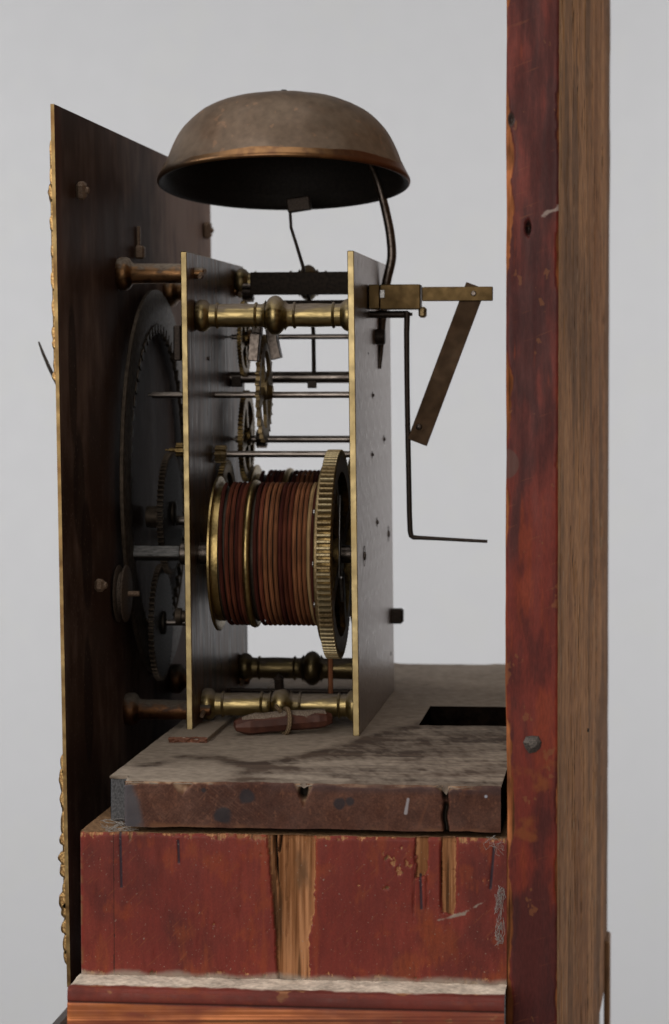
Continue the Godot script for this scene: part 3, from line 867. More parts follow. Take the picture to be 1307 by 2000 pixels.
func build_seat_board() -> void:
	var o := thing("seat_board", "thick dark wooden seat board covered in swept grey dust", "seat board", V(60, -16, -70))
	var XL := -2.1
	var XR := 129.4
	var f := G.new()
	f.grid(300, 46, func(u: float, v: float) -> Vector3:
		var x := lerpf(XL, XR, u)
		var y := lerpf(0.0, -16.0, v)
		var e: float = maxf(0.0, 1.2 - (-y)) / 1.2
		var e2: float = maxf(0.0, 1.2 - (x - XL)) / 1.2
		var hgt := -3.2 * board_hole(x, y) - 1.1 * board_chip(x, y) * (1.0 + N(x * 2.0, y * 2.0, 9.0)) + 0.15 * N(x * 1.2, y * 1.2, 3.0) - 0.7 * (1.0 - sqrt(maxf(0.0, 1.0 - e * e))) - 0.9 * (1.0 - sqrt(maxf(0.0, 1.0 - e2 * e2)))
		if v >= 1.0:
			y += 0.6 * N(x * 0.8, 21.0)
		if v <= 0.0:
			y += 0.35 * N(x * 2.0, 22.0) - 0.6 * board_chip(x, 0.0) - 2.5 * board_hole(x, -0.2)
		return V(x, y, 121.0 + hgt), V(0, 0, 1))
	M.board_front = matte(painted("stained end grain", 760, 100, func(u: float, v: float) -> Array:
		var x := lerpf(XL, XR, u)
		var y := lerpf(0.0, -16.0, v)
		var k := N((x + y * 1.25) * 14.0, (x - y) * 0.7, 700.0)
		var k2 := N((x - y * 0.9) * 14.0, (x + y) * 0.7, 701.0)
		var col := Color(0.078, 0.031, 0.021).lerp(Color(0.125, 0.054, 0.036), ss(-0.3, 0.4, N(x * 0.4, y * 0.5, 702.0)))
		col = col.lerp(Color(0.20, 0.10, 0.07), ss(0.1, 0.5, maxf(k, k2) + 0.3 * N(x * 0.3, y * 0.3, 709.0)) * 0.3 * (1.0 - ss(28.0, 75.0, x)))
		col = col.lerp(Color(0.055, 0.022, 0.016), ss(-0.1, 0.4, N(x * 2.0, y * 2.0, 703.0)) * 0.4)
		col = col * (1.0 + 0.45 * N(x * 22.0, y * 26.0, 712.0) + 0.25 * N(x * 9.0, y * 9.0, 713.0))
		col = col.lerp(Color(0.20, 0.085, 0.05), ss(0.3, 0.5, N(x * 9.0, y * 6.0, 714.0)) * 0.5)
		col = col.lerp(Color(0.065, 0.042, 0.045), ss(-2.0, -5.0, -y - 5.0) * 0.0 + (1.0 - ss(1.5, 4.0, -y)) * 0.5 * ss(40.0, 62.0, x))
		for s in [[41.0, -4.6, 3.0], [32.5, -11.5, 3.2], [73.5, -7.2, 2.2], [77.5, -6.2, 1.7], [26.0, -3.0, 1.0]]:
			var d: float = Vector2(x - s[0], y - s[1]).length() / s[2] + 0.5 * N(x * 2.0, y * 2.0, 704.0)
			col = col.lerp(Color(0.028, 0.026, 0.032), (1.0 - ss(0.6, 1.1, d)) * 0.85)
		col = col.lerp(Color(0.075, 0.08, 0.095), (1.0 - ss(1.6, 4.2, x - XL + 0.25 * y + 1.2 * N(x, y, 705.0))) * 0.8)
		var scr := seg_dist(Vector2(x, y), V2(97.4, -5.0), V2(96.6, -9.8))
		col = col.lerp(Color(0.34, 0.31, 0.33), 1.0 - ss(0.25, 0.65, scr + 0.25 * N(x * 3.0, y * 3.0, 706.0)))
		col = col.lerp(Color(0.40, 0.42, 0.5), 1.0 - ss(0.3, 0.7, Vector2(x - 124.3, y + 3.6).length()))
		var st := N((x - y * 0.35) * 2.2, y * 0.25, 707.0)
		col = col.lerp(Color(0.17, 0.065, 0.035), ss(0.25, 0.5, st) * 0.5 * ss(85.0, 100.0, x))
		var lowe := ss(-14.2, -15.8, y + 1.0 * N(x * 0.8, 23.0))
		col = col.lerp(Color(0.17, 0.075, 0.04), lowe * ss(-0.1, 0.3, N(x * 1.2, y, 708.0)))
		var ch := board_chip(x, y)
		col = col.lerp(Color(0.42, 0.28, 0.185).lerp(Color(0.20, 0.10, 0.055), ss(-0.2, 0.3, N(x * 2.6, y * 2.6, 710.0))), ch * 0.9)
		col = col.lerp(Color(0.012, 0.009, 0.006), board_hole(x, y))
		return [col, 0.62 + 0.3 * N(x * 2.0, y * 2.0, 711.0) + 0.2 * ch, 0.0]), 0.3)
	# the top, with the pendulum slot cut through it
	var hx0 := 89.0
	var hx1 := 124.0
	var hz0 := -34.1
	var hz1 := -95.5
	var tg := G.new()
	var tx0 := -9.1
	var nu := 132
	var nv := 160
	var fz := func(v: float) -> float: return lerpf(120.6, -261.0, v)
	var fx := func(u: float) -> float: return lerpf(tx0, 129.6, u)
	tg.grid(nu, nv, func(u: float, v: float) -> Vector3:
		var x: float = fx.call(u)
		var z: float = fz.call(v)
		var y := 0.10 * N(x * 3.0, z * 3.0, 1.0) + 0.25 * N(x * 0.6, z * 0.6, 2.0)
		if v >= 1.0:
			y += 1.2 * maxf(0.0, N(x * 0.5, 71.0) + 0.3 * N(x * 2.5, 72.0))
		if v <= 0.0:
			y -= 0.5 + 0.4 * N(x * 2.0, 22.0) + 0.5 * board_chip(x, 0.0) + 2.5 * board_hole(x, -0.2)
		if x < -2.1:
			z = minf(z, 110.0 - (x + 2.1) * 0.2)
		return V(x, y, z), V(0, 1, 0), func(u: float, v: float) -> bool:
			var x: float = fx.call(u)
			var z: float = fz.call(v)
			return x > hx0 and x < hx1 and z < hz0 and z > hz1)
	M.board_top = painted("dust on dark wood", 430, 1000, func(u: float, v: float) -> Array:
		var x := lerpf(tx0, 129.6, u)
		var z := lerpf(120.6, -261.0, v)
		# swept arcs: bands of grain left by a brush, running from the front left to the right
		var wood := Color(0.060, 0.038, 0.027).lerp(Color(0.100, 0.066, 0.047), ss(-0.3, 0.3, N(x * 0.25, z * 2.4, 800.0)))
		var cov := 0.95
		var q := Vector2(x + 2.0 * N(x * 0.4, z * 0.3, 820.0), z * 0.55)
		var da := minf(minf(seg_dist(q, V2(-1, 46.0), V2(10, 35.0)), seg_dist(q, V2(10, 35.0), V2(22, 34.5))), minf(seg_dist(q, V2(22, 34.5), V2(34, 43)), seg_dist(q, V2(34, 43), V2(52, 50))))
		cov -= (0.55 + 0.9 * N(x * 0.5 - z * 0.3, z * 1.1, 825.0)) * (1.0 - ss(0.0, 6.5, da + 3.0 * N(x * 0.9, z * 0.5, 821.0)))
		var xb := 33.0
		var bend := [[78.0, 34.0], [58.0, 47.0], [34.0, 59.0], [0.0, 67.5], [-55.0, 88.0], [-100.0, 96.0]]
		for i in bend.size() - 1:
			if z <= bend[i][0]:
				xb = lerpf(bend[i][1], bend[i + 1][1], clampf((bend[i][0] - z) / (bend[i][0] - bend[i + 1][0]), 0.0, 1.0))
		xb += 2.5 * N(z * 0.15, 5.0)
		var right := ss(-4.0, 6.0, x - xb) * ss(-75.0, -40.0, z)
		cov -= right * (0.52 + 0.5 * N(x * 0.16 + z * 0.04, z * 0.5, 804.0))
		cov -= 0.34 * exp(-pow((x - xb - 6.0) / 7.0, 2.0)) * ss(-60.0, -20.0, z)
		cov += 0.42 * (1.0 - ss(1.0, 6.0, seg_dist(q, V2(57, 43.5), V2(88, 34.0)) + 1.5 * N(x * 0.6, z * 0.4, 822.0)))
		cov += 0.45 * (1.0 - ss(0.5, 3.5, seg_dist(q, V2(44, 58.0), V2(74, 61.5)) + 1.5 * N(x * 0.6, z * 0.4, 823.0)))
		cov -= 0.22 * ss(-100.0, -180.0, z) * (0.6 + N(x * 0.3, z * 0.3, 805.0))
		var streak := N((x - z * 0.25) * 2.4, (z + x * 0.7) * 0.9, 806.0)
		cov += 0.30 * ss(0.12, 0.5, streak) * (1.0 - cov) - 0.55 * ss(0.05, 0.5, -streak) * (1.0 - cov)
		cov += right * (0.5 * N(x * 0.5 - z * 0.15, z * 2.4, 830.0) + 0.35 * N(x * 5.0 - z * 2.0, z * 1.2 + x, 831.0))
		cov += 0.2 * N(x * 1.6, z * 1.6, 807.0) + 0.14 * N(x * 9.0, z * 5.0, 832.0)
		var ed := 1.0 - ss(0.0, 3.0, 120.6 - z)
		cov = lerpf(cov, 0.35 + 1.1 * N(x * 1.3, 33.0), ed)
		var d := Color(0.345, 0.285, 0.23) * (1.0 + 0.35 * N(x * 4.0, z * 4.0, 808.0))
		if absf(x - 12.0 - 0.02 * z) < 0.5 and z < 20.0:
			cov *= 0.4
		return [wood.lerp(d, clampf(cov, 0.0, 1.0)), 0.92, 0.0])
	var hw := G.new()
	var cut := func(a: float, lo: float, hi: float, k: int) -> float: return lo + (hi - lo) * round((a - lo) / (hi - lo) * k) / k
	# walls of the slot follow the rows of the top's grid
	var gx0: float = cut.call(hx0, tx0, 129.6, nu)
	var gx1: float = cut.call(hx1, tx0, 129.6, nu)
	var gz0: float = cut.call(hz0, 120.6, -261.0, nv)
	var gz1: float = cut.call(hz1, 120.6, -261.0, nv)
	hw.quad(V(gx0, 0.2, gz0), V(gx0, 0.2, gz1), V(gx0, -16, gz1), V(gx0, -16, gz0), V(1, 0, 0))
	hw.quad(V(gx1, 0.2, gz0), V(gx1, 0.2, gz1), V(gx1, -16, gz1), V(gx1, -16, gz0), V(-1, 0, 0))
	hw.quad(V(gx0, 0.1, gz0), V(gx1, 0.1, gz0), V(gx1, -16, gz0), V(gx0, -16, gz0), V(0, 0, -1))
	hw.quad(V(gx0, 0.1, gz1), V(gx1, 0.1, gz1), V(gx1, -16, gz1), V(gx0, -16, gz1), V(0, 0, 1))
	hw.quad(V(tx0, 0, 110), V(tx0, 0, -261), V(tx0, -16, -261), V(tx0, -16, 110), V(-1, 0, 0))
	hw.quad(V(129.5, 0, 119), V(129.5, 0, -261), V(129.5, -16, -261), V(129.5, -16, 119), V(1, 0, 0))
	hw.quad(V(tx0, 0, -261), V(129.5, 0, -261), V(129.5, -16, -261), V(tx0, -16, -261), V(0, 0, -1))
	for q in [[tx0, gx0, 110.0, -261.0], [gx1, 129.5, 110.0, -261.0], [gx0, gx1, 110.0, gz0], [gx0, gx1, gz1, -261.0]]:
		hw.quad(V(q[0], -16, q[2]), V(q[1], -16, q[2]), V(q[1], -16, q[3]), V(q[0], -16, q[3]), V(0, -1, 0))
	hw.quad(V(-2.1, -16, 110), V(129.4, -16, 110), V(129.4, -16, 120.4), V(-2.1, -16, 120.4), V(0, -1, 0))
	hw.quad(V(-2.1, -0.6, 110), V(-2.1, -0.6, 120.0), V(-2.1, -16, 120.0), V(-2.1, -16, 110), V(-1, 0, 0))
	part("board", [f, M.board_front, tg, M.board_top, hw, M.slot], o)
	var st := G.new()
	st.box(V(-5.4, -8.4, 106.4), V(7.2, 15.6, 8.4), 0.7)
	part("painted_strip", [st, M.black_paint], o, "narrow strip painted worn black at the board's left end")

# ---------------------------------------------------------------- dial
func dx(y: float) -> float:                 # the dial leans a little: x of its back face
	return -30.8 + (190.0 - y) * 0.0115

func build_dial() -> void:
	var o := thing("clock_dial", "large dark brass clock dial plate seen from behind with gilt ornament along its edge", "clock dial", V(-30, -80, -80))
	var lean := func(p: Vector3) -> Vector3: return V(p.x + dx(p.y) + 30.0, p.y, p.z)
	var zn := 93.0
	var zf := -258.0
	M.dial_back = matte(painted("oxidised dial back", 520, 640, func(u: float, v: float) -> Array:
		var z := lerpf(zn, zf, u)
		var y := lerpf(238.0, -80.0, v)
		var br := N(z * 1.6, y * 0.06, 900.0)
		var e := N(z * 0.07, y * 0.05, 901.0)
		var up := ss(20.0, -180.0, z) * ss(60.0, 150.0, y)  # backdrop reflection on the upper far part put into the colour
		var mo := e + 0.16 * br + 0.55 * N(z * 0.32, y * 0.26, 905.0) + 0.35 * N(z * 1.1, y * 0.9, 907.0) + 0.5 * up + 0.45 * ss(90.0, 190.0, y) - 0.15 + 0.2 * N(z * 2.0, y * 0.5, 906.0)
		var col := Color(0.078, 0.047, 0.036).lerp(Color(0.25, 0.175, 0.142), ss(-0.45, 0.7, mo))
		var redd := ss(10.0, 0.0, zn - z - 5.0 + 3.0 * N(y * 0.2, 4.0)) * ss(150.0, 215.0, y)
		col = col.lerp(Color(0.14, 0.05, 0.03), redd * 0.8)
		# darker oval patches towards the near edge
		for s in [[62.0, 100.0, 11.0, 24.0], [50.0, 74.0, 10.0, 22.0], [52.0, 20.0, 9.0, 26.0], [70.0, 140.0, 8.0, 30.0]]:
			var d: float = Vector2((z - s[0]) / s[2], (y - s[1]) / s[3]).length() + 0.25 * N(z * 0.2, y * 0.2, 902.0)
			col = col.lerp(Color(0.032, 0.021, 0.018), (1.0 - ss(0.8, 1.05, d)) * 0.7)
		var sp := N(z * 9.0, y * 9.0, 903.0)
		var dusty := ss(0.38, 0.58, sp + 0.12 * e) * ss(190.0, 150.0, y)
		col = col.lerp(Color(0.30, 0.24, 0.2), dusty * 0.6)
		return [col, 0.46 + 0.2 * ss(-0.4, 0.4, e) + 0.3 * dusty + 0.05 * br, 0.05 - 0.05 * dusty]), 0.05)
	var f := G.new()
	f.quad(V(-30, 238, zn), V(-30, 238, zf), V(-30, -80, zf), V(-30, -80, zn), V(1, 0, 0))
	var e := G.new()
	e.quad(V(-30, 238, zn), V(-31.3, 238, zn + 0.05), V(-31.3, -80, zn + 0.05), V(-30, -80, zn), V(0, 0, 1))
	e.quad(V(-30, 238, zn), V(-31.3, 238, zn), V(-31.3, 238, zf), V(-30, 238, zf), V(0, 1, 0))
	e.quad(V(-30, 238, zf), V(-31.3, 238, zf), V(-31.3, -80, zf), V(-30, -80, zf), V(0, 0, -1))
	e.quad(V(-30, -80, zn), V(-31.3, -80, zn), V(-31.3, -80, zf), V(-30, -80, zf), V(0, -1, 0))
	e.quad(V(-31.3, 238, zn), V(-31.3, 238, zf), V(-31.3, -80, zf), V(-31.3, -80, zn), V(-1, 0, 0))
	var dp := part("dial_plate", [f.bend(lean), M.dial_back, e.bend(lean), M.dial_edge], o)
	# cast gilt ornament on the front, of which the edge shows past the plate
	var spots := [[[222.0, 1.2, 5.0], [208.0, 3.0, 4.0], [213.0, 1.4, 5.0], [197.0, 1.8, 3.5], [187.0, 1.9, 3.5], [178.0, 1.6, 5.0], [168.0, 1.4, 5.0], [158.0, 1.6, 4.0], [154.0, 2.0, 2.6], [146.0, 1.5, 4.0], [142.5, 1.9, 2.6]],
		[[2.0, 1.4, 4.0], [-4.0, 2.6, 5.0], [-10.0, 2.3, 4.5], [-19.0, 2.2, 5.0], [-25.0, 2.6, 4.0], [-32.0, 2.9, 3.0], [-36.5, 3.3, 3.0], [-42.0, 1.6, 3.5], [-47.0, 3.2, 4.0], [-51.0, 3.4, 3.4], [-57.0, 2.4, 3.0], [-63.0, 2.2, 4.0], [-68.0, 1.7, 3.0]]]
	for k in 2:
		var g := G.new()
		var ya: float = spots[k][0][0] + 2.0
		var yb: float = spots[k][-1][0] - 2.0
		g.tube([V(dx(ya) - 1.4, ya, zn - 1.6), V(dx((ya + yb) / 2.0) - 1.5, (ya + yb) / 2.0, zn - 1.6), V(dx(yb) - 1.4, yb, zn - 1.6)], 0.8, 8)
		for s in spots[k]:
			for q in 3:
				var ctr := V(-31.2 + dx(s[0]) + 30.0, s[0] + (q - 1) * s[2] * 0.35, zn - 2.5 - 9.0 * q)
				var r := V(s[1] * (0.85 if k == 0 else 0.85), s[2] * (1.0 - 0.15 * q), 4.0 + q * 2.0)
				g.grid(20, 14, func(u: float, v: float) -> Vector3:
					var a := u * TAU
					var b := v * PI
					var d := V(cos(a) * sin(b), cos(b), sin(a) * sin(b))
					var q2 := ctr + d * r * (1.0 + 0.45 * N(d.x * 5.0 + s[0] * 3.0, d.y * 11.0, d.z * 5.0))
					return V(minf(q2.x, dx(q2.y) - 1.25), q2.y, minf(q2.z, zn - 0.3)), V(-1, 0, 0.4))
		part("corner_ornament", [g, M.gilt], o)
	# square riveted studs on the back
	for s in [[209.7, 56.8, 4.6, 6.6], [210.5, -236.0, 6.0, 8.0], [61.5, 36.5, 4.0, 5.0], [60.0, -236.0, 5.0, 6.0]]:
		var g := G.new()
		g.box(V(dx(s[0]) + 1.9, s[0], s[1]), V(3.8, s[3], s[2]), 1.1, Basis(V(1, 0, 0), 0.12 + 0.2 * sin(s[0])))
		g.lathe([V2(3.6, 1.5), V2(4.6, 1.2), V2(4.9, 0.6), V2(4.9, 0)], V(dx(s[0]), s[0], s[1]), V(1, 0, 0), 12)
		part("stud", [g, M.rust_stud], o)
	var tb := G.new()
	tb.box(V(dx(192) + 2.2, 192.0, -58.0), V(4.0, 5.5, 5.0), 0.8)
	tb.box(V(dx(199) + 0.9, 198.5, -62.0), V(1.5, 9.0, 2.6), 0.4)
	part("latch", [tb, M.rust_stud], o)
	# four feet that carry the dial on the movement's front plate
	var prof := [V2(0, 0), V2(0, 6.0), V2(0.8, 6.6), V2(3.6, 6.7), V2(4.8, 6.0), V2(5.6, 4.8), V2(6.4, 4.1), V2(28, 3.9), V2(28.6, 3.2), V2(28.6, 2.4), V2(34.5, 2.2), V2(34.9, 1.6), V2(34.9, 0)]
	for s in [[181.8, -20.0, 0], [7.0, -20.0, 1], [178.0, -128.0, 0], [7.0, -128.0, 1]]:
		var g := G.new()
		g.lathe(prof, V(dx(s[0]), s[0], s[1]), V(1, 0, 0), 40)
		var ft := part("dial_foot", [g, M.foot if s[2] == 0 else M.foot_dark], o)
		var pn := G.new()
		pn.tube([V(3.4, s[0] - 1.6, s[1] + 6.5), V(3.4, s[0], s[1]), V(3.4, s[0] + 0.8, s[1] - 4.0)], [0.8, 1.1, 1.3], 10)
		part("pin", [pn, M.rust_stud], ft)
	# the roller under the big ring
	var rl := G.new()
	rl.lathe([V2(0.5, 0), V2(0.5, 9.2), V2(0.9, 11.2), V2(1.4, 11.4), V2(1.7, 11.0), V2(2.0, 8.6), V2(3.4, 8.6), V2(3.7, 11.0), V2(4.0, 11.4), V2(4.5, 11.2), V2(4.9, 10.2), V2(5.0, 0)], V(dx(55), 55.0, -4.0), V(1, 0, 0), 56)
	var rp := part("guide_roller", [rl, M.dusty_iron], o)
	var ra := G.new()
	ra.rod(V(dx(55) + 4.8, 55, -4), V(dx(55) + 9.6, 55, -4), 1.1)
	part("pin", [ra, M.rust_stud], rp)
	# the hour hand, bent away from the dial front
	var hd := G.new()
	hd.tube([V(-76.5, 155.5, -79), V(-74.5, 150.5, -78.5), V(-72.0, 145.0, -78), V(-69.0, 139.0, -77.5), V(-63.0, 128.0, -77), V(-55.0, 112.0, -77), V(-46.0, 92.0, -77), V(-44.0, 84.0, -77)], [0.6, 1.0, 1.2, 1.2, 1.4, 1.5, 2.0, 3.0], 10, 0.6)
	var hub := G.new()
	hub.rod(V(-48, 81, -77), V(-31.5, 81, -77), 4.0, 24)
	var hh := thing("clock_hand", "black curved clock hand whose tip sticks out past the dial edge", "clock hand", V(-46, 81, -77))
	part("pointer", [hd, M.iron], hh)
	part("hub", [hub, M.iron], hh)
	# the big toothed ring behind the dial
	var rn := thing("calendar_ring", "large thin brass calendar ring with inner teeth hung against the dial's back", "calendar ring", V(-28, 14, -86))
	var rg := G.new()
	var ctr := V(dx(95.0) + 2.2, 95.5, -85.5)
	rg.lathe([V2(0, 67.0), V2(0, 81.5), V2(0.3, 81.9), V2(1.6, 81.9), V2(1.9, 81.5), V2(1.9, 67.0)], ctr, V(1, 0.0115, 0), 160, true)
	part("ring", [rg, M.ring], rn)
	var tooth := G.new()
	tooth.prism(PackedVector2Array([V2(-2.4, 0.4), V2(-0.6, -3.6), V2(1.2, -3.2), V2(2.4, 0.4)]), V(0.1, 0, 0), V(0, 0, 1), V(0, 1, 0), V(1, 0, 0), 1.7)
	var tm := mesh_of([tooth, M.ring], Vector3.ZERO)
	for i in 62:
		var a := TAU * i / 62.0
		inst("tooth", tm, rn, Transform3D(Basis(V(1, 0, 0), a), ctr + V(0, cos(a), sin(a)) * 67.0))

# ---------------------------------------------------------------- frame of the movement
func pillar(o: Node3D, y: float, z: float, bulb: float, mat: Material, x0 := 0.6, x1 := 64.4) -> MeshInstance3D:
	# turned pillar with end bells, four beads and a bulb in the middle
	var pr := [V2(0, 0), V2(0, 4.9), V2(0.4, 5.8), V2(1.6, 6.45), V2(3.0, 6.5), V2(4.3, 6.0), V2(5.2, 5.0), V2(5.7, 4.55), V2(8.0, 4.5), V2(8.15, 5.05), V2(8.6, 5.35), V2(9.05, 5.05), V2(9.2, 4.55), V2(16.0, 4.75), V2(23.6, 4.55), V2(23.75, 5.1), V2(24.2, 5.4), V2(24.65, 5.1), V2(24.8, 4.55), V2(26.6, 4.5), V2(27.3, 4.9), V2(28.0, 6.0)]
	for k in 9:
		var a := PI * (0.17 + 0.66 * k / 8.0)
		pr.append(V2(31.9 - cos(a) * 4.4, 1.2 + sin(a) * (bulb - 1.2)))
	var back := []
	for q in pr.slice(1, 22):
		back.append(V2(63.8 - q.x, q.y))
	back.reverse()
	pr.append_array(back)
	pr.append(V2(63.8, 0))
	var k := (x1 - x0) / 63.8
	for i in pr.size():
		pr[i].x *= k
	var g := G.new()
	g.lathe(pr, V(x0, y, z), V(1, 0, 0), 56, false, 0.8)
	return part("pillar", [g, mat], o)

func plate(o: Node3D, called: String, x0: float, x1: float, y0: float, y1: float, lean: float, inner: Material, outer: Material) -> MeshInstance3D:
	var zn := 0.0
	var zf := -152.0
	var b := 0.25
	var left := G.new()
	left.quad(V(x0, y1 - b, zn - b), V(x0, y1 - b, zf + b), V(x0, y0 + b, zf + b), V(x0, y0 + b, zn - b), V(-1, 0, 0))
	var right := G.new()
	right.quad(V(x1, y1 - b, zn - b), V(x1, y1 - b, zf + b), V(x1, y0 + b, zf + b), V(x1, y0 + b, zn - b), V(1, 0, 0))
	var e := G.new()
	# near and far edges in short lengths with the slight waves of filing
	var edge := func(z: float, dz: float) -> void:
		var rows := 60
		for i in rows:
			var ya := lerpf(y0 + b, y1 - b, float(i) / rows)
			var yb := lerpf(y0 + b, y1 - b, float(i + 1) / rows)
			var wa := 0.06 * N(ya * 0.8, z, 3.0)
			var wb := 0.06 * N(yb * 0.8, z, 3.0)
			e.quad(V(x0 + b, ya, z + wa), V(x1 - b, ya, z + wa), V(x1 - b, yb, z + wb), V(x0 + b, yb, z + wb), V(0, 0, dz))
			e.quad(V(x0 + b, ya, z + wa), V(x0 + b, yb, z + wb), V(x0, yb, z - b * dz), V(x0, ya, z - b * dz), V(-1, 0, dz))
			e.quad(V(x1 - b, ya, z + wa), V(x1 - b, yb, z + wb), V(x1, yb, z - b * dz), V(x1, ya, z - b * dz), V(1, 0, dz))
	edge.call(zn, 1.0)
	edge.call(zf, -1.0)
	for s in [[y1, 1.0], [y0, -1.0]]:
		e.quad(V(x0 + b, s[0], zn), V(x1 - b, s[0], zn), V(x1 - b, s[0], zf), V(x0 + b, s[0], zf), V(0, s[1], 0))
		e.quad(V(x0 + b, s[0], zn), V(x0 + b, s[0], zf), V(x0, s[0] - b * s[1], zf), V(x0, s[0] - b * s[1], zn), V(-1, s[1], 0))
		e.quad(V(x1 - b, s[0], zn), V(x1 - b, s[0], zf), V(x1, s[0] - b * s[1], zf), V(x1, s[0] - b * s[1], zn), V(1, s[1], 0))
	var f := func(p: Vector3) -> Vector3: return V(p.x + lean * (y1 - p.y) / (y1 - y0), p.y, p.z)
	return part(called, [left.bend(f), inner, right.bend(f), outer, e.bend(f), M.brass_edge], o)

func build_frame() -> void:
	var o := thing("movement_frame", "brass clock movement frame of two upright plates joined by turned pillars", "clock movement", V(32, 0, -76))
	var fp := plate(o, "front_plate", -1.9, 0.5, 0.8, 189.6, 1.5, M.plate, M.plate)
	var bp := plate(o, "back_plate", 63.6, 66.2, 0.0, 189.4, 1.9, M.plate, M.plate_back)
	var tl := pillar(o, 165.0, -22.0, 7.9, M.pillar)
	var bl := pillar(o, 8.8, -26.0, 6.7, M.pillar, 1.6, 66.0)
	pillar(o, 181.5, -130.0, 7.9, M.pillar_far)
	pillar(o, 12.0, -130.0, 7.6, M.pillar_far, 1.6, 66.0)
	# the screw that holds the movement down, standing up through the lower pillar
	var st := G.new()
	var thr := [V2(0, 0), V2(0, 2.0)]
	for i in 6:
		thr.append(V2(0.5 + i * 0.75, 2.15))
		thr.append(V2(0.85 + i * 0.75, 1.7))
	thr.append_array([V2(5.1, 2.1), V2(5.3, 2.15), V2(7.4, 0.25), V2(7.5, 0)])
	st.lathe(thr, V(33.2, 14.0, -26), V(-0.08, 1, 0), 24, false, 0.95)
	part("hold_down_screw", [st, M.iron], bl)
	# pivot holes with their countersinks and bright pivots in the back plate
	for s in [[132.8, -68.0, 1.5], [113.4, -115.4, 1.9], [108.3, -63.3, 1.6], [79.4, -80.5, 2.2], [71.4, -131.7, 3.6], [68.9, -26.5, 4.2], [18.0, -138.0, 1.0], [150.0, -52.0, 0.5]]:
		var x: float = 66.2 + 1.9 * (189.4 - s[0]) / 189.4
		var g := G.new()
		g.lathe([V2(0.03, s[2]), V2(0.12, s[2] * 0.96), V2(-0.6, s[2] * 0.5), V2(-0.6, 0)], V(x, s[0], s[1]), V(1, 0, 0), 24)
		var h := part("pivot_hole", [g, M.iron], bp)
		var pv := G.new()
		if s[2] > 1.2:
			pv.lathe([V2(-0.6, s[2] * 0.42), V2(0.5, s[2] * 0.4), V2(0.75, s[2] * 0.25), V2(0.8, 0)], V(x, s[0], s[1]), V(1, 0, 0), 16)
			part("pivot", [pv, M.steel], h)
	var nt := G.new()
	nt.box(V(69.2, 34.0, -146.0), V(7.0, 6.6, 6.6), 0.8)
	part("nut", [nt, M.iron], bp)
	for s in [[148.1, -49.7], [60.0, -60.0], [33.0, -70.0]]:
		var g := G.new()
		g.rod(V(0.4, s[0], s[1]), V(1.6, s[0], s[1]), 0.8, 12)
		part("rivet", [g, M.steel], fp)
	# dark iron bar across the top, with a thinner one below it
	var bar := G.new()
	bar.box(V(38.2, 180.0, -92), V(51.6, 9.6, 3.0), 0.3)
	bar.box(V(44.0, 171.2, -90), V(40.0, 3.2, 4.0), 0.3)
	part("iron_bar", [bar, M.bar_dark], o)
	var lo := G.new()
	lo.rod(V(0.5, -1.0 + 6.5, -100), V(64.5, 5.5, -100), 1.0)
	part("stay_rod", [lo, M.iron], o)

